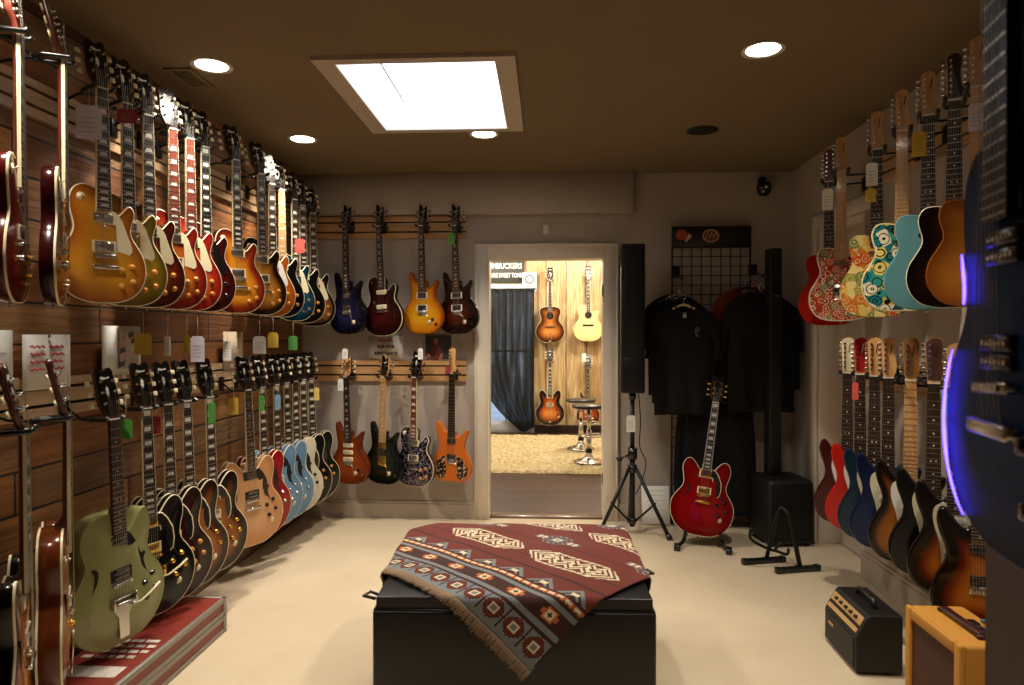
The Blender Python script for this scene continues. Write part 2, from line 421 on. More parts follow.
def humbucker_mesh(kind):
    mb = MB()
    if kind == 'covered':
        mb.rbox(-.035,.035,-.006,.004,-.019,.019,.003,2,0)
        for i in range(6): mb.cyl((-.0245+i*.0098,-.006,.009), (-.0245+i*.0098,-.0068,.009), .0024, n=8, m=1)
    else:
        for z in (-.0095,.0095):
            mb.rbox(-.034,.034,-.006,.004,z-.0085,z+.0085,.002,1,0)
            for i in range(6): mb.cyl((-.0245+i*.0098,-.006,z), (-.0245+i*.0098,-.0072,z), .0026, n=8, m=1)
    return mb.mesh('pickup', 2)
def ring_mesh():
    mb = MB(); 
    for a in ((-.044,.044,-.0225,-.0195), (-.044,.044,.0195,.0225), (-.044,-.0355,-.0195,.0195), (.0355,.044,-.0195,.0195)): mb.box(a[0],a[1],-.0025,.006,a[2],a[3])
    return mb.mesh('pickup_ring')
def soapbar_mesh():
    mb = MB(); mb.rbox(-.043,.043,-.006,.004,-.0165,.0165,.005,2,0)
    for i in range(6): mb.cyl((-.0245+i*.0098,-.006,0), (-.0245+i*.0098,-.0068,0), .0024, n=8, m=1)
    return mb.mesh('pickup', 2)
def single_mesh():
    mb = MB(); o = [( .035*math.copysign(1,math.cos(a))*.75+.009*math.cos(a), .009*math.sin(a)) for a in [2*PI*(i+.5)/16 for i in range(16)]]
    mb.prism(o, -.005, .004, 0)
    for i in range(6): mb.cyl((-.0245+i*.0098,-.005,0), (-.0245+i*.0098,-.0062,0), .0024, n=8, m=1)
    return mb.mesh('pickup', 2)
def bridge_mesh(kind):
    mb = MB()
    if kind == 'posts':
        mb.rbox(-.041,.041,-.013,-.003,-.006,.006,.002,2)
        for i in range(6): mb.box(-.028+i*.0098,-.021+i*.0098,-.0155,-.012,-.003,.003)
        for s in (-1,1): mb.cyl((s*.037,.008,0), (s*.037,-.012,0), .005, n=10)
    elif kind == 'tremolo':
        mb.rbox(-.036,.036,-.005,0,-.018,.018,.0015,1)
        for i in range(6): mb.rbox(-.030+i*.0104,-.022+i*.0104,-.011,-.003,-.012,.012,.001,1)
        mb.tube([(.034,-.006,.004),(.04,-.022,.003),(.06,-.03,-.03),(.07,-.031,-.085)], .0028, 6)
    elif kind == 'plate':
        mb.rbox(-.04,.04,-.004,0,-.035,.045,.002,1); 
        for s in (-1,1): mb.box(s*.04-.001,s*.04+.001,-.012,0,-.035,.045)
        for i in range(3): mb.cyl((-.028+i*.02,-.009,-.005), (-.01+i*.02,-.009,-.005), .004, n=8)
    elif kind == 'pin': mb.rbox(-.075,.075,-.008,0,-.012,.012,.003,2); mb.box(-.036,.036,-.012,-.007,.001,.004)
    elif kind == 'wood':
        mb.rbox(-.07,.07,-.010,0,-.006,.006,.002,1); mb.rbox(-.042,.042,-.018,-.009,-.005,.005,.002,1)
    return mb.mesh('bridge')
def tail_mesh(kind):
    mb = MB()
    if kind == 'stop':
        mb.rbox(-.046,.046,-.016,-.005,-.008,.008,.004,3)
        for s in (-1,1): mb.cyl((s*.041,.008,0), (s*.041,-.014,0), .007, n=12)
    elif kind == 'vibrato':                                       # roller, spring and V-shaped anchor strap with a swinging arm
        mb.cyl((-.045,-.015,0), (.045,-.015,0), .008, n=12); mb.cyl((-.04,-.011,.022), (.04,-.011,.022), .005, n=10)
        for s in (-1,1): mb.rbox(s*.047-.005,s*.047+.005,-.022,-.002,-.012,.03,.002,1)
        mb.prism([(-.05,.0),(-.045,-.015),(-.022,-.05),(-.02,-.135),(.02,-.135),(.022,-.05),(.045,-.015),(.05,0)], -.005, -.001, 0, smooth_side=False)
        mb.cyl((.03,-.012,-.012), (.03,-.03,-.012), .008, n=10)
        mb.tube([(.03,-.03,-.012),(.055,-.034,-.01),(.1,-.04,.012),(.135,-.042,.035)], [.003,.004,.005,.0045], 8, 1)
    elif kind == 'trapeze':
        mb.rbox(-.03,.03,-.014,-.008,-.004,.004,.002,1)
        for s in (-1,1): mb.tube([(s*.026,-.011,0),(s*.022,-.009,-.08),(s*.012,-.006,-.13)], .0025, 6)
        mb.rbox(-.018,.018,-.008,-.002,-.145,-.12,.002,1)
    return mb.mesh('tailpiece', 2)
def knob_mesh(kind):
    mb = MB(); M = Matrix.Rotation(PI/2, 4, 'X')
    mb.lathe([(.0125,0),(.0125,.003),(.0095,.006),(.0085,.011),(.0075,.0122),(0,.0122)] if kind == 'hat' else [(.010,0),(.010,.012),(.009,.014),(0,.014)], 14, 0, M)
    return mb.mesh('knob')
def switch_mesh():
    mb = MB(); M = Matrix.Rotation(PI/2, 4, 'X')
    mb.lathe([(.016,0),(.016,.0012),(.006,.0012),(.005,.004),(0,.004)], 18, 0, M)
    mb.cyl((0,-.004,0), (0,-.011,.004), .0018, n=6, m=1); mb.lathe([(.0018,.010),(.004,.012),(.0035,.016),(0,.017)], 10, 0, Matrix.Rotation(PI/2-.35, 4, 'X'))
    return mb.mesh('selector_switch', 2)
FH = spline([(-.006,.08),(.004,.084),(.008,.076),(.001,.07),(-.003,.05),(.006,.0),(.014,-.05),(.012,-.072),(.004,-.084),(-.006,-.08),(-.008,-.072),(.001,-.07),(.005,-.05),(-.006,.0),(-.012,.05),(-.012,.07)], 3)
def ccw(o):
    a = sum(o[i-1][0]*o[i][1]-o[i][0]*o[i-1][1] for i in range(len(o)))
    return o if a > 0 else o[::-1]
GUARD = dict(
    singlecut=[(.031,.352),(.05,.345),(.07,.318),(.106,.222),(.108,.2),(.096,.188),(.05,.20),(.046,.30),(.031,.302)],
    semihollow=[(.031,.435),(.055,.432),(.078,.405),(.1,.36),(.105,.31),(.098,.27),(.075,.255),(.047,.265),(.046,.38),(.031,.385)],
    archtop=[(.031,.43),(.055,.412),(.078,.37),(.095,.32),(.098,.28),(.08,.26),(.047,.27),(.046,.37),(.031,.375)],
    offset=spline([(-.03,.366),(-.05,.362),(-.068,.345),(-.074,.31),(-.068,.27),(-.056,.23),(-.048,.19),(-.045,.15),(-.042,.125),(0,.118),(.045,.125),(.06,.1),(.09,.062),(.118,.06),(.135,.09),(.128,.14),(.105,.19),(.09,.24),(.088,.28),(.098,.32),(.085,.34),(.055,.33),(.033,.345)], 3),
    slab=spline([(-.03,.345),(-.07,.345),(-.1,.325),(-.102,.29),(-.09,.25),(-.06,.215),(-.045,.2),(.04,.2),(.07,.215),(.09,.25),(.088,.29),(.06,.305),(.033,.32)], 3))
def fit_prism(name, out, y0, y1): mb = MB(); mb.prism(ccw(out), y0, y1, 0); return mb.mesh(name)

def std():
    g = globals()
    if 'CHROME' in g: return
    g['CHROME'] = plain('nickel_plate', '#c9c6c0', .22, 1.); g['GOLD'] = plain('gold_plate', '#d9ab4e', .25, 1.)
    g['BLACKM'] = plain('black_metal', '#0c0c0d', .4, .3); g['CREAM'] = plain('cream_plastic', '#e6dab4', .35, 0, .3)
    g['WHITEP'] = plain('white_plastic', '#e9e6de', .3, 0, .4); g['BLACKP'] = plain('black_plastic', '#0b0b0c', .3, 0, .4)
    g['PEARL'] = plain('pearl_inlay', '#e4e2d8', .25, 0, .3, .15, 90); g['FRET'] = plain('fret_wire', '#d2cdc2', .3, 1.)
    g['ROSE'] = wood('rosewood', '#1d0f0a', '#3a2015', .45); g['EBONY'] = plain('ebony', '#0d0b0a', .4, 0, 0, .3, 60)
    g['REDROSE'] = wood('red_rosewood', '#5a2015', '#8a3a24', .4)
    g['MAPLE'] = wood('maple_neck', '#c98f4f', '#e3b57b', .35, .5); g['MAHOG'] = wood('mahogany_neck', '#3f150d', '#5d2415', .35, .6)
    g['DARKNECK'] = wood('dark_neck', '#1b0b08', '#2d130c', .35, .6); g['AMBER'] = plain('amber_knob', '#c9893a', .25, 0, .6)
    g['GLOSSBLK'] = plain('gloss_black', '#060607', .18, 0, .8); g['STEEL'] = plain('string_steel', '#b9b7b2', .3, 1.)
    g['HOLE'] = plain('sound_hole_dark', '#050404', .9)
    g['BLANKPAPER'] = plain('tag_paper', '#e8e6e0', .8)

SPEC0 = dict(board='ROSE', inlay='trap', bound=True, neck='MAHOG', head='open_book', face='GLOSSBLK', tuner='tulip', button='CREAM', hw='CHROME',
             pick='covered', pickcol=None, ring='CREAM', bridge='posts', tail='stop', knob='AMBER', knobk='hat', guard=None, switch='CREAM', bind='CREAM', fholes=False, strings=True)
KNOBS = dict(singlecut=[(.062,.127),(.106,.142),(.064,.066),(.110,.084)], semihollow=[(.092,.212),(.136,.236),(.104,.152),(.150,.180)],
             archtop=[(.1,.2),(.14,.225),(.105,.14),(.15,.165)], doublecut=[(.085,.105),(.112,.07)], offset=[(.082,.128),(.1,.095),(.113,.07)], slab=[(.098,.15),(.1,.105)])
SWITCH = dict(singlecut=(-.078,.392), semihollow=(.118,.12), archtop=(-.1,.43), doublecut=(.06,.085), offset=(.084,.19), slab=(.096,.19))
def guitar(name, label, t, body, nut, yaw, group=None, lean=0., tilt=0., cat='guitar', **kw):
    """nut: world place of the nut; face: turn about the vertical; lean / tilt: small rolls"""
    std(); q = dict(SPEC0); q.update(kw); T_ = TYPE[t]; N = T_['N']; D = T_['D']
    Mx = lambda k: globals()[k] if isinstance(k, str) else k
    R = Matrix.Rotation(yaw, 3, "Z") @ Matrix.Rotation(lean, 3, 'Y') @ Matrix.Rotation(tilt, 3, 'X')
    base = Vector(nut) - R @ Vector((0, 0, N))
    g = thing(name, label, cat, base, 0, group); g.rotation_euler = R.to_euler()
    out = outline(t)
    bd = put('body', cached(('b', t), lambda: body_mesh('body', out, D, T_['A'], T_['R'], T_.get('BA', 0))), body, g)
    if q['bind']:
        put('binding', cached(('bi', t), lambda: rim_strip('binding', out, -D/2-.0004, -D/2+.006)), Mx(q['bind']), bd)
        if t in ('archtop', 'semihollow', 'flattop', 'cutaway_flattop'):
            put('binding', cached(('bk', t), lambda: rim_strip('binding', inset(out, 0), D/2-.006, D/2+.0004)), Mx(q['bind']), bd)
    yf = -D/2
    ar = lambda x, z: -(D/2 + T_['A']*min(1, poly_dist((x, z), out)/.085)**1.5)
    put('neck', cached(('n', t), lambda: neck_mesh(t)), Mx(q['neck']), g)
    fbm = cached(('f', t, q['inlay'], bool(q['bound'])), lambda: board_mesh(t, q['inlay'], q['bound']))
    fb = put('fingerboard', fbm, [Mx(q['board']), FRET, PEARL, Mx(q['bound'] if isinstance(q['bound'], str) else 'CREAM')], g)
    yt = fb_top(T_); mb = None
    def nutm():
        m = MB(); m.box(-.0215,.0215, yt-.003, yt+.01, N, N+.005); return m.mesh('nut')
    put('nut', cached(('nut', t), nutm), WHITEP, g)
    hk = q['head']; hd = put('headstock', cached(('h', hk), lambda: head_mesh(hk)), [Mx(q['neck']), Mx(q['face']), Mx(q.get('mark', 'PEARL'))], g,
                             loc=(0, yt+.0135 if hk in ('open_book', 'swoop') else yt+.017, N+.004), rot=((-.24 if hk in ('open_book', 'swoop') else 0), 0, 0))
    st = q['tuner']; bt = Mx(q['button'])
    if hk in ('open_book', 'swoop'):
        for i in range(3):
            for s in (-1, 1):
                w = (.026, .026, .0245)[i] if hk == 'open_book' else (.022, .020, .017)[i] if s > 0 else (.022, .022, .024)[i]
                put('tuner', cached(('t', s, st), lambda: tuner_mesh(s, st)), [Mx(q['hw']), bt], hd, loc=(s*w, -.008, (.058, .100, .142)[i] if hk == 'open_book' else (.04, .078, .115)[i]))
    else:
        for i in range(6): put('tuner', cached(('t6', st), lambda: tuner_mesh(-1, st, .023)), [Mx(q['hw']), bt], hd, loc=(-.013, -.008, .03+i*.0245))
    # ---- pickups
    zb = N-T_['S']; ze = fret_z(T_, T_['FR'])-.006
    pk = q['pick']; zs = [ze-.026, zb+.036]
    pc = Mx(q['pickcol']) if q['pickcol'] else (Mx(q['hw']) if pk == 'covered' else BLACKP)
    yp = lambda z: ar(0, z)
    if pk in ('covered', 'open'):
        for z in (zs if not q.get('one_pickup') else zs[1:]):
            p = put('pickup', cached(('p', pk), lambda: humbucker_mesh(pk)), [pc, CHROME], g, loc=(0, yp(z)-.001, z))
            if q['ring']: put('pickup_ring', cached('ring', ring_mesh), Mx(q['ring']), p)
    elif pk == 'soapbar':
        for z in (zs if q.get('two_soap') else (ze-.02, (ze-.02+zb+.03)/2, zb+.03)): put('pickup', cached('soap', soapbar_mesh), [CREAM if not q['pickcol'] else pc, CHROME], g, loc=(0, yp(z)-.001, z))
    elif pk == 'three_single':
        for z, r in ((ze-.024, 0), ((ze+zb)/2+.004, 0), (zb+.032, -.16)): put('pickup', cached('sing', single_mesh), [pc if q['pickcol'] else WHITEP, CHROME], g, loc=(0, yf-.003, z), rot=(0, r, 0))
    elif pk == 'two_single':
        put('pickup', cached('sing', single_mesh), [CHROME, CHROME], g, loc=(0, yf-.003, ze-.03))
        put('pickup', cached('sing', single_mesh), [BLACKP, CHROME], g, loc=(0, yf-.005, zb+.022), rot=(0, -.2, 0))
    # ---- bridge and tail
    bk = q['bridge']
    br = put('bridge', cached(('br', bk), lambda: bridge_mesh(bk)), Mx(q['hw']) if bk not in ('pin', 'wood') else EBONY, g, loc=(0, yp(zb), zb), rot=(0, -.05 if bk == 'posts' else 0, 0))
    tk = q['tail']
    if tk: put('tailpiece', cached(('ta', tk), lambda: tail_mesh(tk)), [Mx(q['hw']), Mx(q.get('arm', 'CREAM'))], g, loc=(0, yp(zb-.045), zb-.042 if tk == 'stop' else zb-.075))
    if q['knob'] and t in KNOBS:
        for x, z in KNOBS[t][:q.get('nknob', 9)]: put('knob', cached(('k', q['knobk']), lambda: knob_mesh(q['knobk'])), Mx(q['knob']), g, loc=(x, ar(x, z)-(.003 if t == 'offset' and q['guard'] else 0), z))
    if q['switch'] and t in SWITCH:
        x, z = SWITCH[t]; put('selector_switch', cached('sw', switch_mesh), [Mx(q['switch']), CHROME], g, loc=(x, ar(x, z)-(.003 if t == 'offset' and q['guard'] else 0), z))
    if q['guard']:
        a = T_['A']; d0 = .0055 if a else .0005
        put('pickguard', cached(('g', t), lambda: fit_prism('pickguard', GUARD[t], yf-d0-.0022, yf-d0)), Mx(q['guard']), g)
        if a and q.get('guard_edge'):
            put('pickguard_edge', cached(('ge', t), lambda: rim_strip('pickguard_edge', ccw(GUARD[t]), yf-d0-.0026, yf-d0, .0025)), Mx(q['guard_edge']), g)
    if q['fholes']:
        for s in (-1, 1):
            put('f_hole', cached(('fh', s, t), lambda: fit_prism('f_hole', [(s*x, z) for x, z in FH], -.0012, .002)), HOLE, bd, loc=(s*.115, ar(.115, .235), .225), rot=(0, s*-.12, 0), scale=(1.25, 1, 1.2))
    if t in ('flattop', 'cutaway_flattop'):
        mb = MB(); mb.lathe([(.047, 0), (.047, .0006), (0, .0006)], 28, 0, Matrix.Rotation(PI/2, 4, 'X')); put('sound_hole', mb, HOLE, bd, loc=(0, yf, ze-.055))
        mb = MB(); mb.tube([(.052*math.cos(2*PI*i/32), 0, .052*math.sin(2*PI*i/32)) for i in range(32)], .0022, 6, closed=True); put('rosette', mb, Mx(q.get('rosette', 'EBONY')), bd, loc=(0, yf, ze-.055))
    if q['strings']:
        def strm():
            m = MB(); zt = zb-.04 if tk else zb-.008
            for i in range(6):
                a, b = -.0175+i*.007, -.0245+i*.0098
                m.cyl((a, yt-.003, N+.002), (b, yt-.0065, zb), .00055, n=4, caps=False); m.cyl((b, yt-.0065, zb), (b, yt-.001, zt), .00055, n=4, caps=False)
                m.cyl((a, yt-.003, N+.004), (a*1.3 if hk in ('open_book', 'swoop') else -.013, yt+.006, N+(.06+.03*abs(i-2.5) if hk in ('open_book', 'swoop') else .03+.024*i)), .00055, n=4, caps=False)
            return m.mesh('strings')
        put('strings', cached(('s', t, hk), strm), STEEL, g)
    mb = None
    def sbm():
        m = MB(); m.lathe([(.007,0),(.005,.004),(.004,.008),(.0075,.012),(0,.013)], 10, 0, Matrix.Rotation(PI, 4, 'X')); return m.mesh('strap_button')
    put('strap_button', cached('sb', sbm), Mx(q['hw']), g)
    return g

def hanger(label, nut, face, wall, rail_face, zr, group):
    """padded yoke that carries the headstock; its arm runs to the slotted rail"""
    std(); n = Vector(nut); R = Matrix.Rotation(face, 3, 'Z')
    h = thing('wall_hook', label, 'hook', n, 0, group); h.rotation_euler = (0, 0, face)
    Ri = R.transposed()
    y = MB()
    back = .05
    for s in (-1, 1): y.tube([(s*.012, back, -.004), (s*.031, back-.008, -.003), (s*.033, .02, 0), (s*.033, -.05, .002), (s*.033, -.058, .012)], .0085, 8)
    y.cyl((-.02, back, -.004), (.02, back, -.004), .009, n=8); put('yoke', y, BLACKP, h)
    d = Vector((rail_face - n.x, 0, 0)) if wall != 'back' else Vector((0, rail_face - n.y, 0))
    p = Ri @ (d + Vector((0, 0, zr - n.z))); s = Vector((0, back, -.004))
    a = MB(); a.tube([s, s*.6 + Vector((p.x, p.y, s.z))*.4, p], .005, 8); put('arm', a, BLACKM, h)
    nrm = Ri @ d.normalized(); side = nrm.cross(Vector((0, 0, 1)))
    pl = MB(); Mt = Matrix((( side.x, nrm.x, 0, p.x), (side.y, nrm.y, 0, p.y), (side.z, nrm.z, 1, p.z), (0, 0, 0, 1)))
    pl.rbox(-.022, .022, -.012, -.001, -.05, .03, .003, 1, 0, Mt); put('plate', pl, BLACKM, h)
    return h
def price_tag(label, x, y, z, face, w, h, mat, string=.09, group='price tags', lines=True):
    std(); t = thing('price_tag', label, 'tag', (x, y, z), face, group)
    m = MB(); c = w*.18; m.prism([(-w/2, 0), (w/2, 0), (w/2, h-c), (w/2-c, h), (-w/2+c, h), (-w/2, h-c)], -.0005, .0005, 0, smooth_side=False); cd = put('card', m, mat, t)
    if lines:
        m = MB()
        for k in range(4): m.box(-w*.32, w*(.3-.1*(k % 2)), -.0011, -.0004, h*(.62-.14*k), h*(.637-.14*k))
        put('writing', m, plain('tag_ink', '#8a8a90', .8), cd)
    m = MB(); m.tube([(0, 0, h*.92), (.002, .001, h+string*.5), (0, .003, h+string)], .0009, 5); put('string', m, plain('tag_string', '#cfc8b6', .9), t)
    return t
# ================================================================= ROOM
XL, XR, YB, CEIL = -1.86, 1.81, 5.13, 2.59
CARPET = NT('carpet'); CARPET.set(Roughness=.95)
n1 = CARPET.noise(CARPET.coord(), 1.6, 4, .6); n2 = CARPET.noise(CARPET.coord(), 260, 2, .7)
c1 = CARPET.ramp(n1, [(.3, '#beac90'), (.7, '#d2c2a8')]); CARPET.color(CARPET.mix(.35, c1, CARPET.ramp(n2, [(.3, '#b09c7c'), (.7, '#dccdb2')])))
CARPET.bump(n2, .5, .006); M_CARPET = CARPET.m
M_WALL = plain('taupe_wall_paint', '#b0a59a', .8, 0, 0, .05, 3, .05)
M_CEIL = plain('brown_ceiling_paint', '#77654a', .85, 0, 0, .04, 2)
M_TRIM = plain('painted_trim', '#e2d8c9', .45, 0, .1, .03, 8)
M_WHITEW = plain('skylight_white', '#eeece8', .7)
M_BASE = plain('baseboard_paint', '#b3a696', .5, 0, .1, .04, 8)
# rustic plank wall
t = NT('rustic_planks'); t.set(Roughness=.62)
tc = t.add('ShaderNodeTexCoord'); sp = t.add('ShaderNodeSeparateXYZ'); cb = t.add('ShaderNodeCombineXYZ')
t.link(tc.outputs['Object'], sp.inputs[0]); t.link(sp.outputs['Y'], cb.inputs['X']); t.link(sp.outputs['Z'], cb.inputs['Y'])
bk = t.add('ShaderNodeTexBrick'); bk.offset = .43; bk.offset_frequency = 2; bk.squash = .8; bk.squash_frequency = 3
bk.inputs['Scale'].default_value = 1; bk.inputs['Brick Width'].default_value = 1.15; bk.inputs['Row Height'].default_value = .15
bk.inputs['Mortar Size'].default_value = .005; bk.inputs['Mortar Smooth'].default_value = .2
bk.inputs['Color1'].default_value = (0, 0, 0, 1); bk.inputs['Color2'].default_value = (1, 1, 1, 1); bk.inputs['Mortar'].default_value = (0, 0, 0, 1)
t.link(cb.outputs[0], bk.inputs['Vector'])
hue = t.ramp(bk.outputs['Color'], [(0, '#7a4a24'), (.2, '#bf7a3c'), (.4, '#d99a58'), (.55, '#a88460'), (.7, '#dd9c54'), (.85, '#925a2c'), (1, '#c9986a')])
g = t.noise(t.coord((20, 1.6, 42)), 1., 7, .65, .5); g2 = t.noise(t.coord((3, 2.2, 5)), 1., 3, .5)
col = t.mix(1., hue, t.ramp(g, [(.25, '#a2a2a2'), (.75, '#ffffff')]), 'MULTIPLY'); col = t.mix(1., col, t.ramp(g2, [(.3, '#b8b0a8'), (.7, '#fff6ea')]), 'MULTIPLY')
col = t.mix(bk.outputs['Fac'], col, '#120a05'); t.color(col)
hgt = t.mix(bk.outputs['Fac'], t.ramp(g, [(.2, '#999999'), (.8, '#ffffff')]), '#000000'); t.bump(hgt, .6, .012); M_PLANK = t.m

mb = MB(); mb.box(XL-.1, XR+.3, -2.2, YB+.06, -.1, 0); struct('floor', mb, M_CARPET)
DX0, DX1, DTOP = -.437, .437, 1.97
mb = MB()
mb.box(XL-.1, DX0, YB, YB+.13, 0, CEIL); mb.box(DX1, XR+.3, YB, YB+.13, 0, CEIL); mb.box(DX0, DX1, YB, YB+.13, DTOP, CEIL)
struct('wall_back', mb, M_WALL)
mb = MB(); mb.box(XL-.1, XL, -2.2, YB, 0, CEIL); struct('wall_left', mb, M_PLANK)
R0, R1, RX, RTOP = 3.98, 4.64, 1.95, 2.09                          # side door recess in the right wall
mb = MB(); mb.box(XR, XR+.3, R1, YB, 0, CEIL); mb.box(XR, XR+.3, -2.2, R0, 0, CEIL); mb.box(XR, XR+.3, R0, R1, RTOP, CEIL); mb.box(RX+.05, XR+.3, R0, R1, 0, RTOP)
struct('wall_right', mb, M_WALL)
# skylight opening
SX0, SX1, SY0, SY1 = -.93, -.22, 2.97, 3.935
mb = MB(); H = CEIL+.165
mb.box(XL-.1, SX0, -2.2, YB+.13, CEIL, H); mb.box(SX1, XR+.3, -2.2, YB+.13, CEIL, H); mb.box(SX0, SX1, -2.2, SY0, CEIL, H); mb.box(SX0, SX1, SY1, YB+.13, CEIL, H)
struct('ceiling', mb, M_CEIL)
mb = MB(); w0, w1 = .088, .052                                      # painted frame flush under the ceiling and shaft walls above it
for a in ((SX0-w0, SX0, SY0-w1, SY1+w1), (SX1, SX1+w0, SY0-w1, SY1+w1), (SX0, SX1, SY0-w1, SY0), (SX0, SX1, SY1, SY1+w1)): mb.box(a[0], a[1], a[2], a[3], CEIL-.018, CEIL-.0005)
fr = struct('window_1', mb, plain('skylight_frame_paint', '#b9aa98', .6))
mb = MB(); e = .004
for a in ((SX0, SX0+e, SY0, SY1), (SX1-e, SX1, SY0, SY1), (SX0+e, SX1-e, SY0, SY0+e), (SX0+e, SX1-e, SY1-e, SY1)): mb.box(a[0], a[1], a[2], a[3], CEIL-.017, CEIL+.15)
put('skylight_shaft', mb, M_WHITEW, fr)
M_SKYP = glow('daylit_skylight_pane', '#f2f6ff', 2.6)
mb = MB(); mb.box(SX0, SX1, SY0, SY1, CEIL+.15, CEIL+.165); mb.box(SX0+.1, SX0+.112, SY0, SY1, CEIL+.147, CEIL+.151, 1); put('skylight_pane', mb, [M_SKYP, M_WHITEW], fr)
# bulkhead over the doorway
mb = MB(); mb.rbox(XL, .635, 5.05, YB, 2.29, CEIL, .004, 1); struct('wall_bulkhead', mb, M_WALL)
# doorway casing + jamb lining
mb = MB(); cw = .1
for x0, x1, z0, z1 in ((DX0-cw, DX0, 0, DTOP+cw), (DX1, DX1+cw, 0, DTOP+cw), (DX0, DX1, DTOP, DTOP+cw)):
    mb.rbox(x0, x1, YB-.022, YB, z0, z1, .004, 1)
for x0, x1, z0, z1 in ((DX0-cw, DX0-cw+.018, 0, DTOP+cw), (DX1+cw-.018, DX1+cw, 0, DTOP+cw), (DX0-cw+.018, DX1+cw-.018, DTOP+cw-.018, DTOP+cw)): mb.rbox(x0, x1, YB-.03, YB-.02, z0, z1, .003, 1)
mb.box(DX0, DX0+.012, YB-.015, YB+.14, 0, DTOP); mb.box(DX1-.012, DX1, YB-.015, YB+.14, 0, DTOP); mb.box(DX0+.012, DX1-.012, YB-.015, YB+.14, DTOP-.012, DTOP)
dr = struct('door_1', mb, M_TRIM)
M_HINGE = plain('hinge_steel', '#8b8780', .35, 1.)
for z in (.32, 1.72):
    mb = MB(); mb.box(DX1-.0135, DX1-.0115, YB, YB+.04, z-.045, z+.045); mb.cyl((DX1-.016, YB-.006, z-.045), (DX1-.016, YB-.006, z+.045), .006); put('hinge', mb, M_HINGE, dr)
mb = MB(); mb.rbox(DX0, DX1, YB+.02, YB+.15, -.01, .012, .005, 1); struct('trim_1', mb, wood('threshold_oak', '#4b2f1d', '#6b4429', .4, .3, 1, 'x'))
# side door in its recess
mb = MB()
for x0, x1, y0, y1, z0, z1 in ((XR-.02, XR+.0, R1, R1+.09, 0, RTOP+.09), (XR-.02, XR, R0-.09, R1, RTOP, RTOP+.09), (XR, RX+.05, R1-.014, R1, 0, RTOP), (XR, RX+.05, R0, R0+.014, 0, RTOP), (XR, RX+.05, R0+.014, R1-.014, RTOP-.014, RTOP)):
    mb.rbox(x0, x1, y0, y1, z0, z1, .003, 1)
dr = struct('door_2', mb, M_TRIM)
mb = MB(); mb.box(RX, RX+.045, R0+.014, R1-.014, .01, RTOP-.014)
for z0, z1 in ((.16, .9), (1.06, 1.95)): mb.rbox(RX-.008, RX+.002, R0+.1, R1-.1, z0, z1, .006, 1)
put('door_leaf', mb, plain('side_door_paint', '#bfb4a4', .5, 0, .1), dr)
# baseboards
def baseb(name, x0, x1, y0, y1, h=.13):
    mb = MB(); mb.box(x0, x1, y0, y1, 0, h-.02)
    if x1-x0 > y1-y0: mb.box(x0, x1, y0+(.006 if name.startswith('baseboard_b') else 0), y1, h-.02, h)
    else: mb.box(x0+.006, x1, y0, y1, h-.02, h)
    struct(name, mb, M_BASE)
baseb('baseboard_back', XL, DX0-cw, YB-.016, YB); baseb('baseboard_back', DX1+cw, XR, YB-.016, YB)
baseb('baseboard_right', XR-.016, XR, R1+.09, YB-.016); baseb('baseboard_right', XR-.016, XR, .9, R0, .16)
# pier the near guitar hangs on
mb = MB(); mb.box(XL-.1, XR+.3, -2.3, -2.2, 0, CEIL); struct('wall_rear_unseen', mb, plain('darkened_rear_paint', '#3f3329', .85, 0, 0, .05, 3))  # unseen wall added to shut out fill, coloured dark to dull reflections
mb = MB(); mb.box(.565, XR, -2.2, .905, 0, CEIL); struct('wall_front', mb, plain('pier_paint', '#7d7166', .8, 0, 0, .05, 3))

# ceiling lights
M_TRIMW = plain('light_trim_white', '#d8d2c6', .5); M_BAF = plain('light_baffle_black', '#0a0908', .7); M_LAMP = glow('lamp_face', '#fff3da', 14.)
def can(x, y, lit, label, power):
    c = thing('recessed_light', label, 'ceiling light', (x, y, CEIL), 0, 'recessed ceiling lights')
    mb = MB(); mb.lathe([(.07, -.001), (.09, -.0045), (.09, -.0005), (.07, -.0005)], 32); put('trim_ring', mb, M_TRIMW if lit else M_BAF, c)
    mb = MB(); mb.lathe([(0, -.002), (.07, -.002), (.07, -.0005), (0, -.0005)], 32); put('lamp' if lit else 'baffle', mb, M_LAMP if lit else M_BAF, c)
    if lit:
        l = bpy.data.lights.new('downlight', 'SPOT'); l.energy = power; l.color = (1., .89, .74); l.spot_size = math.radians(112); l.spot_blend = .75; l.shadow_soft_size = .06
        o = bpy.data.objects.new('downlight', l); LINK(o); o.parent = c; o.location = (0, 0, -.012)
PW = 112
can(-1.494, 2.996, 1, 'lit recessed ceiling light nearest the slanted air vent over the burst guitars', PW)
can(-1.495, 4.14, 1, 'lit recessed ceiling light at the far corner above the plank wall', PW)
can(-.372, 4.09, 1, 'lit recessed ceiling light just behind the skylight frame', PW)
can(.915, 2.946, 1, 'lit recessed ceiling light on the clear side of the skylight towards the bare-wall guitars', PW)
can(.917, 4.076, 0, 'dark unlit recessed ceiling light in front of the shirt display', 0)
can(-1.495, 1.85, 1, 'recessed ceiling light above the two edge-on guitars, out of the frame', PW*.8)
can(.915, 1.80, 1, 'recessed ceiling light above the tweed amplifier, out of the frame', PW*.8)
v = thing('ceiling_vent', 'small brown slatted air vent in the ceiling above the burst guitars', 'vent', (-1.665, 3.13, CEIL)); v.scale = (.7, .7, 1)
mb = MB()
for s in (-1, 1): mb.box(s*.075-.012, s*.075+.012, -.17, .17, -.008, -.0005); mb.box(-.087, .087, s*.158-.012, s*.158+.012, -.0078, -.0005)
put('frame', mb, M_CEIL, v); mb = MB(); mb.box(-.064, .064, -.148, .148, -.002, -.0005); put('backing', mb, M_BAF, v)
mb = MB()
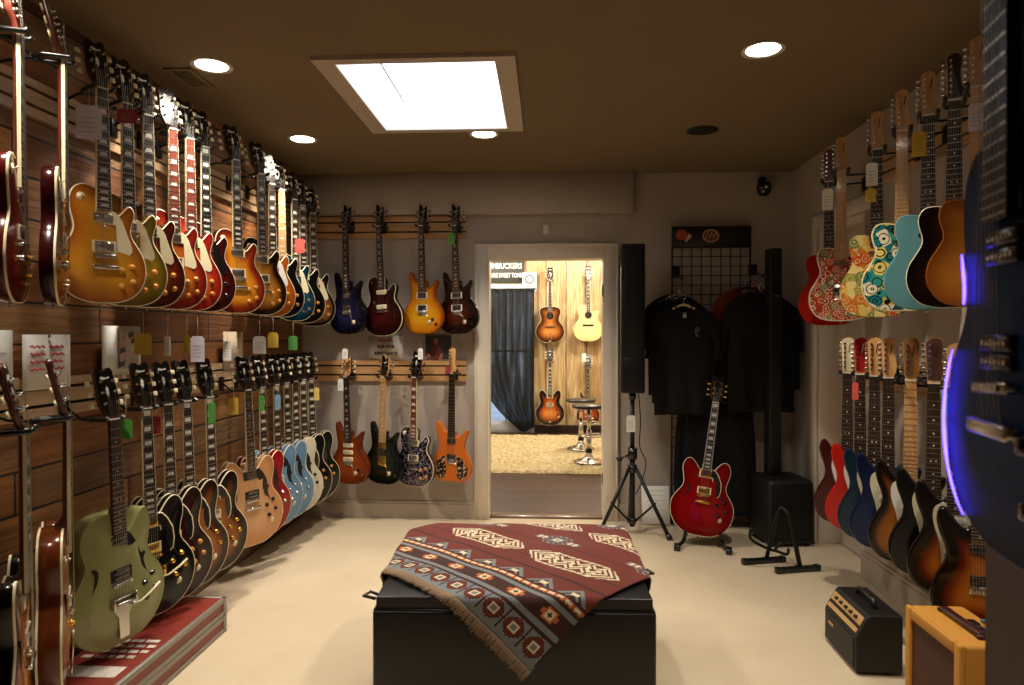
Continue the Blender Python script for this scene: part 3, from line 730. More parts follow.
for k in range(9): mb.box(-.064, .064, -.14+k*.034, -.128+k*.034, -.006, -.002)
put('slats', mb, M_CEIL, v)
mb = MB(); mb.rbox(-.023, .023, -.022, 0, -.035, .035, .006, 2)
s = put('motion_sensor', mb, M_TRIMW); s.location = (0, YB, 2.177); tag(s, 'small white plastic sensor on the wall above the doorway', 'sensor')
mb = MB(); mb.rbox(-.012, .012, -.004, .002, -.014, -.004, .002, 1); put('lens', mb, plain('sensor_lens', '#bdb7ac', .3), s)
c = thing('security_camera', 'small round black camera on the wall high above the shirt rack', 'camera', (1.585, YB, 2.47))
mb = MB(); mb.cyl((0, 0, .05), (0, -.02, .05), .03, n=16); mb.tube([(0, -.01, .05), (0, -.05, .05), (0, -.06, .02)], .009); put('bracket', mb, BLACKM_ if 'BLACKM_' in globals() else plain('black_metal', '#0c0c0d', .4, .3), c)
mb = MB(); mb.lathe([(0, -.075), (.03, -.068), (.05, -.04), (.054, -.01), (.045, .02), (.02, .035), (0, .037)], 20, 0, Matrix.Translation((0, -.065, 0))); put('housing', mb, plain('gloss_black', '#060607', .18, 0, .8), c)
mb = MB(); mb.lathe([(.014, 0), (.014, .006), (0, .009)], 16, 0, Matrix.Translation((0, -.116, -.012)) @ Matrix.Rotation(PI/2, 4, 'X')); put('lens', mb, plain('nickel_plate', '#c9c6c0', .22, 1.), c)

# slotted rails
M_RAIL = wood('rail_pine', '#ab7f4f', '#c89b68', .5, .15, 1., 'x', .05); M_RAILY = wood('rail_pine_side', '#a08160', '#c2a079', .5, .15, 1., 'y', .05); M_SLOT = plain('rail_slot_dark', '#140d08', .8)
def rail(label, wall, a0, a1, z0, z1):
    r = thing('slotted_rail', label, 'rail', group=None); mb = MB(); sl = MB(); h = z1-z0
    zs = [z0, z0+h*.26, z0+h*.26+.012, z0+h*.70, z0+h*.70+.012, z1]
    def bx(m, d0, d1, za, zb):
        if wall == 'back': m.box(a0, a1, YB-d1, YB-d0, za, zb)
        elif wall == 'left': m.box(XL+d0, XL+d1, a0, a1, za, zb)
        else: m.box(XR-d1, XR-d0, a0, a1, za, zb)
    for i in (0, 2, 4): bx(mb, .004, .024, zs[i], zs[i+1])
    bx(mb, .0005, .004, z0, z1)
    for i in (1, 3): bx(sl, .0042, .007, zs[i], zs[i+1])
    put('board', mb, M_RAIL if wall == 'back' else M_RAILY, r); put('slot', sl, M_SLOT, r)
RU, RL_, RLL = (2.115, 2.28), (1.04, 1.195), (1.08, 1.225)
rail('upper pale wood rail with dark slots on the far painted wall', 'back', XL, -.60, *RU)
rail('lower pale wood rail with dark slots on the far painted wall', 'back', XL, -.60, *RL_)
rail('upper slotted wood rail on the dark plank wall behind the burst guitars', 'left', .9, YB-.03, 2.165, 2.30)
rail('lower slotted wood rail on the dark plank wall behind the hollow-body guitars', 'left', .9, YB-.03, *RLL)
rail('upper slotted wood rail on the painted wall behind the flower-pattern guitars', 'right', .95, 3.96, 2.20, 2.34)
rail('lower slotted wood rail on the painted wall behind the six-in-line headstocks', 'right', .95, 3.96, 1.10, 1.24)

# ================================================================= THE ROOM BEYOND
NY, NX0, NX1, NC = 9.75, -2.4, 2.2, 2.75
t = NT('dark_floorboards'); t.set(Roughness=.5, Specular_IOR_Level=.3)
v = t.coord(); bk = t.add('ShaderNodeTexBrick'); bk.inputs['Scale'].default_value = 1; bk.inputs['Brick Width'].default_value = 1.1; bk.inputs['Row Height'].default_value = .12
bk.inputs['Mortar Size'].default_value = .002; bk.inputs['Color1'].default_value = lin('#3c2416'); bk.inputs['Color2'].default_value = lin('#5e3c26'); bk.inputs['Mortar'].default_value = lin('#120a06')
t.link(v, bk.inputs['Vector']); t.color(t.mix(1., bk.outputs['Color'], t.ramp(t.noise(t.coord((3, 50, 3)), 1, 5), [(.3, '#a0a0a0'), (.7, '#ffffff')]), 'MULTIPLY')); M_DARKFLOOR = t.m
mb = MB(); mb.box(NX0, NX1, YB+.06, NY+.1, -.1, -.002); struct('floor', mb, M_DARKFLOOR)
t = NT('knotty_pine_boards'); t.set(Roughness=.5)
tc = t.add('ShaderNodeTexCoord'); sp = t.add('ShaderNodeSeparateXYZ'); cb = t.add('ShaderNodeCombineXYZ')
t.link(tc.outputs['Object'], sp.inputs[0]); t.link(sp.outputs['Z'], cb.inputs['X']); t.link(sp.outputs['X'], cb.inputs['Y'])
bk = t.add('ShaderNodeTexBrick'); bk.inputs['Scale'].default_value = 1; bk.inputs['Brick Width'].default_value = 9; bk.inputs['Row Height'].default_value = .285; bk.offset = .37
bk.inputs['Mortar Size'].default_value = .007; bk.inputs['Color1'].default_value = (0,0,0,1); bk.inputs['Color2'].default_value = (1,1,1,1); bk.inputs['Mortar'].default_value = (0,0,0,1)
t.link(cb.outputs[0], bk.inputs['Vector'])
base = t.ramp(bk.outputs['Color'], [(0, '#c9ae7e'), (.4, '#e0c99a'), (.7, '#bd9e6c'), (1, '#d6be90')])
gr = t.noise(t.coord((26, 26, 1.5)), 1, 6, .6, 1.5); col = t.mix(1., base, t.ramp(gr, [(.3, '#a58a62'), (.65, '#ffffff')]), 'MULTIPLY')
vo = t.add('ShaderNodeTexVoronoi'); vo.inputs['Scale'].default_value = 1; t.link(t.coord((5, 5, 2.2)), vo.inputs['Vector'])
col = t.mix(t.ramp(vo.outputs['Distance'], [(0, '#ffffff'), (.09, '#777777'), (.14, '#000000')]), col, '#6b3f1c'); col = t.mix(bk.outputs['Fac'], col, '#4a2d12'); t.color(col); t.bump(t.mix(bk.outputs['Fac'], '#ffffff', '#000000'), .5, .01); M_PINE = t.m
WX0, WX1, WTOP = -.98, -.165, 2.055                                  # glazed door opening behind the curtain
mb = MB(); mb.box(WX1, NX1, NY, NY+.1, 0, NC); mb.box(NX0, WX0, NY, NY+.1, 0, NC); mb.box(WX0, WX1, NY, NY+.1, WTOP, NC); struct('wall_pine', mb, M_PINE)
M_NWALL = plain('next_room_paint', '#b4a58e', .8)
mb = MB(); mb.box(NX0-.1, NX0, YB+.13, NY, 0, NC); struct('wall_west', mb, M_NWALL); mb = MB(); mb.box(NX1, NX1+.1, YB+.13, NY, 0, NC); struct('wall_east', mb, M_NWALL)
mb = MB(); mb.box(NX0-.1, NX1+.1, YB+.13, NY+.1, NC, NC+.1); struct('ceiling', mb, plain('next_room_ceiling', '#d8cfbf', .8))
mb = MB(); mb.box(WX1, NX1, NY-.016, NY, 0, .11); struct('baseboard_pine', mb, plain('dark_baseboard', '#2a1a12', .5))
M_SILL = plain('glazed_door_white', '#c2ccd6', .5)
mb = MB()
for x0, x1, z0, z1 in ((WX0, WX0+.05, 0, WTOP), (WX1-.05, WX1, 0, WTOP), (WX0+.05, WX1-.05, WTOP-.05, WTOP), (WX0+.05, WX1-.05, 0, .16)): mb.rbox(x0, x1, NY-.02, NY+.08, z0, z1, .004, 1)
mb.rbox(WX0-.06, WX1+.03, NY-.045, NY-.0, WTOP-.045, WTOP+.06, .006, 1)
wd = struct('window_2', mb, M_SILL)
t = NT('window_glass'); t.set(Base_Color=(.9, .95, 1, 1), Roughness=.03, Transmission_Weight=1., IOR=1.02)
mb = MB(); mb.box(WX0+.05, WX1-.05, NY+.03, NY+.036, .16, WTOP-.05); put('glass_pane', mb, t.m, wd)
mb = MB(); mb.box(WX0+.05, WX1-.05, NY+.02, NY+.05, 1.15, 1.18); mb.box((WX0+WX1)/2-.012, (WX0+WX1)/2+.012, NY+.02, NY+.05, .16, WTOP-.05); put('glazing_bar', mb, M_SILL, wd)
# outdoors seen dimly through the glass: snowy-bright yard and a neighbour wall
mb = MB(); mb.box(-8, 6, NY+.11, NY+14, -.2, -.05); struct('ground', mb, plain('pale_yard', '#c4cdd6', .9, 0, 0, .15, 2))
# black sheer curtain, gathered to one side at the foot
t = NT('black_sheer'); t.set(Roughness=.8, Base_Color=lin('#040405'))
tr = t.add('ShaderNodeBsdfTransparent'); mx = t.add('ShaderNodeMixShader'); wv = t.noise(t.coord((16, 1, 1.6)), 1, 2)
fac = t.math('MULTIPLY', t.math('POWER', wv, 5.0), .8); out = t.n['Material Output']
t.link(fac, mx.inputs[0]); t.link(t.b.outputs[0], mx.inputs[1]); t.link(tr.outputs[0], mx.inputs[2]); t.link(mx.outputs[0], out.inputs[0]); M_SHEER = t.m
cu = thing('curtain', 'black sheer curtain hanging over the glazed door in the next room', 'curtain', (0, NY-.09, 0))
mb = MB(); nu, nv = 90, 40
for j in range(nv+1):
    v_ = j/nv; z = 2.035 - v_*1.985
    pull = max(0, (v_-.42)/.58)
    xl = WX0-.02 + (.62*pull**2.4); xr = WX1+.0
    for i in range(nu+1):
        u = i/nu; x = xl+(xr-xl)*u; mb.v.append((x, .022*math.sin(u*54+math.sin(v_*3)*.6)+.01*math.sin(u*21+v_*2), z - .03*pull*math.sin(u*5)))
for j in range(nv):
    for i in range(nu): a = j*(nu+1)+i; mb.face((a, a+nu+1, a+nu+2, a+1), 0, True)
put('cloth', mb, M_SHEER, cu)
mb = MB(); mb.cyl((WX0-.05, .0, 2.045), (WX1+.02, .0, 2.045), .011, n=10); put('rod', mb, plain('black_metal', '#0c0c0d', .4, .3), cu)
# shop sign over the glazed door
sg = thing('sign', 'dark wall sign with white capital lettering above the black curtain', 'sign', (-.66, NY-.012, 2.27))
mb = MB(); mb.rbox(-.42, .355, -.012, .01, -.135, .23, .003, 1); put('board', mb, plain('sign_charcoal', '#35352f', .6), sg)
for s_, z, sz, kx in (('HUMBUCKERS', .105, .11, .78), ('PURE SWEET TONE', -.028, .088, .62)):
    put('lettering', text_mesh(s_, sz, .001, 'RIGHT', bold=.002), plain('sign_white', '#f1eee2', .6), sg, loc=(.318, -.0135, z), rot=(PI/2, 0, 0), scale=(kx, 1, 1))
r = thing('wall_disc', 'round white disc with a grey ring on the pine wall at the curtain corner', 'wall disc', (-.235, NY-.047, 2.185))
mb = MB(); mb.rbox(-.1, .1, -.018, .0, -.1, .1, .02, 2); put('plate', mb, plain('sign_white', '#f1eee2', .6), r)
mb = MB(); mb.tube([(.055*math.cos(2*PI*i/28), -.02, .055*math.sin(2*PI*i/28)) for i in range(28)], .014, 8, closed=True); put('ring', mb, plain('ring_grey', '#6f7278', .5), r)
# shaggy rug
t = NT('shag_rug'); t.set(Roughness=.95); n = t.noise(t.coord(), 26, 5, .7); t.color(t.ramp(n, [(.3, '#97835a'), (.5, '#cbb88a'), (.7, '#efe2ba')])); t.bump(n, .9, .03); M_RUG = t.m
mb = MB(); nx, ny = 110, 90; rx0, rx1, ry0, ry1 = -1.6, 1.7, 6.83, 9.35
for j in range(ny+1):
    for i in range(nx+1):
        ed = min(i, nx-i, j, ny-j); mb.v.append((rx0+(rx1-rx0)*i/nx + random.uniform(-.012, .012), ry0+(ry1-ry0)*j/ny + random.uniform(-.012, .012), .003 if ed == 0 else .028+random.uniform(-.012, .012)))
for j in range(ny):
    for i in range(nx): a = j*(nx+1)+i; mb.face((a, a+1, a+nx+2, a+nx+1), 0, True)
rg = put('rug', mb, M_RUG); tag(rg, 'pale gold shaggy rug on the dark boards of the next room', 'rug')
# bar stools
M_SEATB = plain('black_vinyl', '#121213', .35, 0, .3); CHR = plain('nickel_plate', '#c9c6c0', .22, 1.)
def stool(x, y, rz, label, sh):
    s = thing('bar_stool', label, 'stool', (x, y, .041), rz, 'chrome stools in the next room')
    mb = MB(); mb.lathe([(.165, 0), (.165, .006), (.14, .014), (.055, .04), (.034, .075), (.034, .1)], 32); put('base', mb, CHR, s)
    mb = MB(); mb.cyl((0, 0, .1), (0, 0, .34), .029, n=16); mb.cyl((0, 0, .34), (0, 0, sh-.03), .019, n=14); put('column', mb, CHR, s)
    mb = MB(); mb.cyl((0, 0, .1), (0, 0, .13), .036, n=16); put('collar', mb, BLACKM, s)
    mb = MB(); mb.tube([(.0+.15*math.sin(a), -.12+.11*math.cos(a)-.02, .3) for a in [2*PI*i/20 for i in range(20)]], .009, 8, closed=True); mb.tube([(0, 0, .3), (0, -.06, .3)], .01, 8); put('footrest', mb, CHR, s)
    mb = MB(); mb.lathe([(0, sh-.03), (.165, sh-.03), (.18, sh-.02), (.18, sh+.0), (.165, sh+.012), (0, sh+.016)], 28); put('seat', mb, M_SEATB, s)
    mb = MB(); mb.tube([(.02, .0, sh-.035), (.12, -.05, sh-.045), (.2, -.08, sh-.05)], .006, 6); put('lever', mb, CHR, s)
std()
stool(ratio(589)*7.3, 7.3, .4, 'chrome pedestal bar stool with black seat, nearer of two in the next room', .60)
stool(ratio(581)*8.15, 8.15, 2.0, 'chrome pedestal bar stool with black seat, the one behind nearer the pine wall', .58)
# guitars of the next room
GP = 'guitars on the pine wall'
def pine_guitar(name, label, t, body, px, ybot, sgrp, **kw):
    Y = NY-.12; s = F/Y; zbot = EYE-(ybot-336)/s; nz = zbot+TYPE[t]['N']
    nut = (ratio(px)*Y, Y, nz); g = guitar(name, label, t, body, nut, 0, GP, **kw)
    hook_label = kw.get('hl', None)
    hanger('black padded hook on the pine wall holding the ' + sgrp, nut, 0, 'back', NY, nz+.0, 'hooks on the pine wall')
    return g
pine_guitar('acoustic_guitar', 'brown sunburst acoustic guitar with black pickguard on pine boards', 'flattop', burst('acoustic_burst', [(0, '#220e06'), (.3, '#5a2a0e'), (.75, '#a86628'), (1, '#b87636')], .1, .25, .7), 550, 342.5, 'sunburst acoustic', bridge='wood', pick=None, tail='trapeze', knob=None, switch=None, fholes=False, guard=None, inlay='dot', lean=0)
pine_guitar('acoustic_guitar', 'pale natural cutaway acoustic guitar with round sound hole on pine boards', 'cutaway_flattop', burst('spruce_top', [(0, '#e6c583'), (1, '#edd29a')], .08, .3, .5, fig='grain'), 588, 341, 'natural acoustic', bridge='pin', pick=None, tail=None, knob=None, switch=None, inlay='bird', face='GLOSSBLK')
M_TOBACCO = burst('tobacco_burst_hollow', [(0, '#0b0504'), (.28, '#2a0f05'), (.55, '#9c4a14'), (1, '#d8822a')], .1, .2, .9)
pine_guitar('electric_guitar', 'double-cutaway tobacco sunburst hollow guitar low on the pine boards', 'semihollow', M_TOBACCO, 550, 425, 'tobacco burst hollow guitar', fholes=True, tail='trapeze', knob='GLOSSBLK')
pine_guitar('electric_guitar', 'red-brown burst solid guitar on pine boards behind the bar stools', 'doublecut', burst('redbrown_burst', [(0, '#3a0f08'), (.4, '#8f3218'), (1, '#c96a30')], .15, .2, .8), 588, 424, 'red-brown guitar', knob='GLOSSBLK', inlay='bird', head='open_book')
# unseen lamps added to brighten the next room
for x, y in ((-.9, 8.6), (.8, 8.6), (-.4, 6.6), (.9, 6.8)):
    c = thing('added_ceiling_light', 'round ceiling light added out of the frame to brighten the next room', 'ceiling light', (x, y, NC), 0, 'added lights of the next room')
    mb = MB(); mb.lathe([(.1, -.02), (.11, -.01), (.11, 0), (0, 0)], 24); put('ring', mb, M_TRIMW, c); mb = MB(); mb.lathe([(0, -.024), (.1, -.02), (.1, -.001)], 24); put('diffuser', mb, M_LAMP, c)
    l = bpy.data.lights.new('added_ceiling_lamp', 'POINT'); l.energy = 100 if y > 8 else 25; l.color = (1, .9, .76); l.shadow_soft_size = .1; o = bpy.data.objects.new('added_ceiling_lamp', l); LINK(o); o.parent = c; o.location = (0, 0, -.15)
# ================================================================= GUITAR ROWS
std()
GU = 'burst guitars on the upper rail of the plank wall'; GLW = 'hollow guitars on the lower rail of the plank wall'
B = burst
FIN = dict(
    iced=B('iced_tea_burst', [(0, '#8a4616'), (.12, '#a8601a'), (.5, '#cc8a24'), (1, '#dca032')], .12),
    gold=B('old_gold_burst', [(0, '#5e4a14'), (.25, '#86701f'), (1, '#ad8f2e')], .12),
    darkcherry=B('dark_cherry_burst', [(0, '#2e0a06'), (.3, '#5c1a0c'), (.8, '#8a4a18'), (1, '#96561c')], .15),
    cherry=B('cherry_burst', [(0, '#5a0d0a'), (.25, '#8c2012'), (.6, '#b5601c'), (1, '#c47a24')], .15),
    cherry2=B('bright_cherry_burst', [(0, '#7a0f10'), (.25, '#a3261a'), (.6, '#bb5a22'), (1, '#c87a2c')], .15),
    wine=B('wine_red', [(0, '#2a0606'), (.4, '#44090a'), (1, '#54100e')], .12),
    heritage=B('heritage_burst', [(0, '#4c0f0a'), (.22, '#8a2c10'), (.45, '#cc7a1c'), (1, '#e6a63a')], .16),
    tobacco=B('tobacco_burst', [(0, '#0e0704'), (.2, '#2c1408'), (.36, '#9a5a18'), (.7, '#d69638'), (1, '#dea444')], .16),
    honey=B('amber_honey', [(0, '#8a3c0c'), (.4, '#b8641a'), (1, '#cf8426')], .18),
    blackbust=B('black_top', [(0, '#08080a')], 0), teal=B('teal_quilt', [(0, '#06222e'), (.3, '#0b4258'), (1, '#125a74')], .35, fig='quilt'),
    edgeblk=B('black_edge_natural', [(0, '#060606'), (.12, '#0a0908'), (.2, '#6e4420'), (1, '#a87238')], .1),
    sage=B('sage_green', [(0, '#8a8c58'), (1, '#9c9f6c')], .0), ebon=B('gloss_ebony', [(0, '#070708')], 0.), winehol=B('dark_wine_hollow', [(0, '#120404'), (.35, '#2e0908'), (1, '#4c110c')], .1),
    sunhol=B('brown_sunburst_hollow', [(0, '#0c0503'), (.2, '#3a160a'), (.42, '#96501a'), (1, '#c47c2c')], .12), sunhol2=B('dark_sunburst_hollow', [(0, '#0a0504'), (.22, '#26100a'), (.5, '#8a4a18'), (1, '#b86e26')], .12),
    blond=B('natural_blond', [(0, '#c98c58'), (1, '#dba878')], .1, fig='grain'), red=B('cherry_red', [(0, '#8c0f12'), (1, '#a91a1a')], .08, fig='grain'),
    pelham=B('pale_blue', [(0, '#5f86a8'), (1, '#6e96b8')], 0), olywhite=B('aged_white', [(0, '#c9c4ae'), (1, '#d6d2bd')], 0), green=B('dark_olive', [(0, '#0c1208'), (.5, '#1a2410'), (1, '#253016')], .1),
    deepred=B('edge_on_cherry', [(0, '#4a0e08'), (.5, '#7a2010'), (1, '#a4481a')], .1), jazz=B('jazz_sunburst', [(0, '#5e2a0e'), (.4, '#8c4416'), (1, '#c47a2c')], .1))
COLX = -1.70
def left_guitar(name, label, short, t, fin, px, Z, lean=-.012, a=64, X=COLX, grp=GU, **kw):
    Y = y_at(px, X); nut = (X, Y, Z); yaw = math.radians(a)
    guitar(name, label, t, FIN[fin], nut, yaw, grp, lean=lean, **kw)
    zr = max(2.20, min(2.27, Z)) if Z > 1.7 else max(1.12, min(1.19, Z+.03))
    hanger('black padded rail hook holding ' + short, nut, yaw, "left", XL+.024, zr, 'rail hooks of the plank wall')
UZ = 2.305
L = dict(knobk='hat')
E = 'electric_guitar'
left_guitar(E, 'tea-brown single-cutaway guitar with cream pickguard, first full face of the upper plank-wall row', 'the tea-brown burst guitar', 'singlecut', 'iced', 98.5, UZ+.005, guard='CREAM', a=62, inlay='trap', **L)
left_guitar(E, 'olive-gold single-cutaway guitar with red tag at its headstock, behind the tea-brown one', 'the olive-gold guitar', 'singlecut', 'gold', 123.5, UZ, guard='CREAM', a=62, board='EBONY', **L)
left_guitar(E, 'dark cherry single-cutaway guitar showing a cream pickguard and black pickup between gold and red ones', 'the dark cherry guitar', 'singlecut', 'darkcherry', 144.5, UZ, guard='CREAM', pick='open', a=62, **L)
left_guitar(E, 'cherry burst guitar with reddish fingerboard and bright headstock, fourth in the upper plank-wall row', 'the cherry burst guitar with red board', 'singlecut', 'cherry', 169.5, UZ, guard='CREAM', board='REDROSE', a=61, **L)
left_guitar(E, 'bright cherry burst guitar with cream pickguard, the narrower one behind the red-board guitar', 'the bright cherry guitar', 'singlecut', 'cherry2', 186.5, UZ, guard='CREAM', board='REDROSE', a=60, **L)
left_guitar(E, 'dark wine red guitar with black pickguard and pearl block markers', 'the dark wine red guitar', 'singlecut', 'wine', 202, UZ, guard='BLACKP', inlay='block', board='EBONY', knob='GLOSSBLK', a=59, **L)
left_guitar(E, 'red-edged sunburst single-cutaway guitar without pickguard in the middle of the upper row', 'the red-edged sunburst guitar', 'singlecut', 'heritage', 233, UZ, inlay='trap', a=57, lean=-.02, X=-1.66, **L)
left_guitar(E, 'brown-edged tobacco burst guitar without pickguard beside the red-edged sunburst', 'the tobacco burst guitar', 'singlecut', 'tobacco', 258, UZ, a=57, lean=-.02, X=-1.66, **L)
left_guitar(E, 'amber honey guitar with grey-white pickguard half hidden by the tobacco burst', 'the amber honey guitar', 'singlecut', 'honey', 269, UZ, guard='WHITEP', a=55, board='ROSE', **L)
left_guitar(E, 'black-edged single-cutaway guitar squeezed between amber and teal ones', 'the black-edged guitar', 'singlecut', 'blackbust', 279, UZ, a=55, board='MAPLE', **L)
left_guitar(E, 'teal quilted single-cutaway guitar with cream pickguard near the far corner', 'the teal guitar', 'singlecut', 'teal', 291.5, UZ-.02, guard='CREAM', inlay='trap', knob='CHROME', a=58, lean=-.02, **L)
left_guitar(E, 'black guitar under the coral tag behind the teal one', 'the black guitar in the corner', 'singlecut', 'blackbust', 300.5, UZ-.03, guard=None, a=48, inlay='block', lean=-.02, **L)
left_guitar(E, 'black-rimmed natural guitar last before the far corner of the plank wall', 'the corner natural guitar', 'singlecut', 'edgeblk', 311, UZ-.05, guard='CREAM', a=44, lean=-.02, X=-1.69, **L)
# edge-on guitars nearest the camera
left_guitar(E, 'dark cherry guitar turned edge-on to us on the upper plank-wall rail', 'the edge-on dark cherry guitar', 'singlecut', 'wine', 54, 2.285, X=-1.61, a=121, lean=.0, **L)
left_guitar(E, 'red guitar seen from its side at the very edge of the picture, cream binding showing', 'the edge-on red guitar', 'singlecut', 'deepred', 9, 2.285, X=-1.61, a=118, lean=-.03, face='REDROSE', **L)
left_guitar(E, 'deep-bodied brown sunburst hollow guitar turned edge-on beside the sage green one', 'the edge-on deep jazz guitar', 'archtop', 'jazz', 50, 1.115, a=124, lean=-.06, grp=GLW, fholes=True, tail='trapeze', bridge='posts', knob='GOLD', X=-1.58)
left_guitar(E, 'slim sunburst hollow guitar turned edge-on at the foot of the plank wall', 'the edge-on slim sunburst guitar', 'semihollow', 'sunhol', 10, 1.11, a=122, lean=-.06, grp=GLW, fholes=True, X=-1.50)
# lower row
LZ = 1.075
S = dict(grp=GLW, fholes=True)
left_guitar(E, 'sage green single-cutaway hollow guitar with chrome vibrato arm above the red cases', 'the sage green guitar', 'archtop', 'sage', 104, LZ-.01, a=72, lean=-.05, guard='BLACKP', tail='vibrato', pick='open', ring='BLACKP', knob='GLOSSBLK', switch=None, inlay='dot', bound='ROSE', bind=None, X=-1.67, **S)
left_guitar(E, 'gloss black hollow guitar with white binding and vibrato arm behind the sage green one', 'the black bound guitar', 'semihollow', 'ebon', 141.5, LZ, a=61, lean=-.03, inlay='block', board='EBONY', guard='BLACKP', guard_edge='CREAM', tail='vibrato', hw='GOLD', knob='GOLD', **S)
left_guitar(E, 'dark wine red hollow guitar with cream-edged pickguard behind the black one', 'the dark wine hollow guitar', 'semihollow', 'winehol', 163, LZ, a=60, lean=-.03, inlay='trap', guard='BLACKP', guard_edge='CREAM', **S)
left_guitar(E, 'brown sunburst hollow guitar with amber knobs, nearer of the two sunbursts in the lower row', 'the nearer brown sunburst hollow guitar', 'semihollow', 'sunhol', 182, LZ, a=60, lean=-.03, inlay='block', guard='BLACKP', guard_edge='CREAM', knob='GOLD', **S)
left_guitar(E, 'dark sunburst hollow guitar with amber knobs directly before the natural blond one', 'the dark sunburst hollow guitar', 'semihollow', 'sunhol2', 205, LZ, a=60, lean=-.03, inlay='block', guard='BLACKP', guard_edge='CREAM', knob='GOLD', **S)
left_guitar(E, 'natural blond semi-hollow guitar with black pickups, full face in the lower row', 'the natural blond guitar', 'semihollow', 'blond', 244, LZ, a=57, inlay='dot', guard='BLACKP', pick='open', ring='BLACKP', knob='GLOSSBLK', lean=-.045, **S)
left_guitar(E, 'cherry red semi-hollow guitar hanging behind the natural blond one', 'the cherry red hollow guitar', 'semihollow', 'red', 258, LZ, a=62, lean=-.03, inlay='block', guard='BLACKP', knob='CHROME', **S)
left_guitar(E, 'pale blue semi-hollow guitar next to the cherry red one', 'the pale blue guitar by the red one', 'semihollow', 'pelham', 272, LZ, a=62, lean=-.03, inlay='block', guard='BLACKP', knob='CHROME', **S)
left_guitar(E, 'pale blue semi-hollow guitar next to the aged white one', 'the pale blue guitar by the white one', 'semihollow', 'pelham', 283, LZ, a=57, lean=-.03, inlay='block', guard='BLACKP', knob='CHROME', board='EBONY', **S)
left_guitar(E, 'aged white semi-hollow guitar with black knobs in the lower row', 'the aged white guitar', 'semihollow', 'olywhite', 292, LZ, a=52, lean=-.03, inlay='trap', guard='BLACKP', knob='GLOSSBLK', **S)
left_guitar(E, 'black semi-hollow guitar with cream binding between the white and olive ones', 'the black semi-hollow guitar', 'semihollow', 'ebon', 300.5, LZ, X=-1.70, a=45, lean=-.03, inlay='block', guard='BLACKP', guard_edge='CREAM', **S)
left_guitar(E, 'dark olive semi-hollow guitar in the far corner of the lower row', 'the dark olive guitar', 'semihollow', 'green', 309, LZ, X=-1.70, a=41, lean=-.03, inlay='block', guard='BLACKP', **S)
# ---- far wall
GB = 'guitars on the far painted wall'
def back_guitar(label, short, t, body, px, Z, lean=0., Y=YB-.13, rail_z=2.2, name=E, yaw=-.35, **kw):
    nut = (ratio(px)*Y, Y, Z); guitar(name, label, t, body, nut, yaw, GB, lean=lean, **kw)
    hanger('black padded rail hook holding ' + short, nut, yaw, "back", YB-.024, rail_z, 'rail hooks of the far wall')
BU, BL = 2.185, 1.075
P = dict(head='swoop', tuner='keystone', button='CHROME', ring=None, bind=None, inlay='bird', bound=None, tail=None, bridge='tremolo', nknob=2, knob='GLOSSBLK')
back_guitar('violet-blue quilted double-cutaway guitar, first on the upper far-wall rail', 'the violet-blue guitar', 'doublecut', B('violet_quilt', [(0, '#08080f'), (.3, '#15152e'), (1, '#2a2a55')], .5, fig='quilt'), 348, BU, lean=-.015, **P)
back_guitar('dark red single-cutaway guitar with two cream pickups on the upper far-wall rail', 'the dark red single-cutaway guitar', 'singlecut', B('dark_red_top', [(0, '#160505'), (.4, '#2e0a09'), (1, '#47120e')], .12), 381, BU, lean=-.045, **dict(P, pick='soapbar', two_soap=True, bridge='posts', tail=None, bind='CREAM', switch='BLACKP'))
back_guitar('amber yellow double-cutaway guitar with dark pickups on the upper far-wall rail', 'the amber yellow guitar', 'doublecut', B('amber_top', [(0, '#9a4a08'), (.15, '#c97a10'), (.6, '#d99a1c'), (1, '#dfa428')], .1), 423.5, BU, lean=-.01, **dict(P, pick='open', ring='WHITEP', knob='ROSE', nknob=2))
back_guitar('dark red-brown burst double-cutaway guitar beside the doorway on the upper far-wall rail', 'the red-brown burst guitar by the doorway', 'doublecut', B('fire_burst', [(0, '#0b0605'), (.3, '#1e0906'), (.7, '#48170b'), (1, '#5e200d')], .15), 456.5, BU, lean=-.03, **dict(P, pick='open', ring='WHITEP'))
back_guitar('chestnut double-cutaway guitar with three cream pickups on the lower far-wall rail', 'the chestnut guitar', 'doublecut', B('chestnut', [(0, '#6a2a10'), (.4, '#8c3e18'), (1, '#a04c20')], .12, fig='grain'), 348.5, BL, rail_z=1.1, lean=-.03, **dict(P, pick='soapbar', face='MAPLE', mark='ROSE', button='CREAM'))
back_guitar('smoky dark green double-cutaway guitar with maple fingerboard on the far wall', 'the smoky green guitar', 'doublecut', B('smoke_green', [(0, '#070806'), (.3, '#14170f'), (1, '#2c3120')], .25), 385.5, BL, rail_z=1.1, lean=.02, **dict(P, pick='covered', hw='GOLD', neck='MAPLE', board='MAPLE'))
t = NT('scribbled_black'); t.set(Roughness=.22, Coat_Weight=.8)
vv = t.coord(); wn = t.add('ShaderNodeTexNoise'); wn.inputs['Scale'].default_value = 14; t.link(vv, wn.inputs['Vector'])
wm = t.add('ShaderNodeMix', data_type='RGBA', blend_type='ADD'); wm.inputs[0].default_value = .09; t.link(vv, wm.inputs[6]); t.link(wn.outputs['Color'], wm.inputs[7])
vo = t.add('ShaderNodeTexVoronoi', feature='DISTANCE_TO_EDGE'); vo.inputs['Scale'].default_value = 26; t.link(wm.outputs[2], vo.inputs['Vector'])
sz = t.add('ShaderNodeSeparateXYZ'); t.link(vv, sz.inputs[0])
base_c = t.ramp(sz.outputs['Z'], [(.05, '#2a0c22'), (.2, '#08070b')]); t.color(t.mix(t.ramp(vo.outputs['Distance'], [(.022, '#ffffff'), (.045, '#000000')]), base_c, '#8d889c')); M_SCRIB = t.m
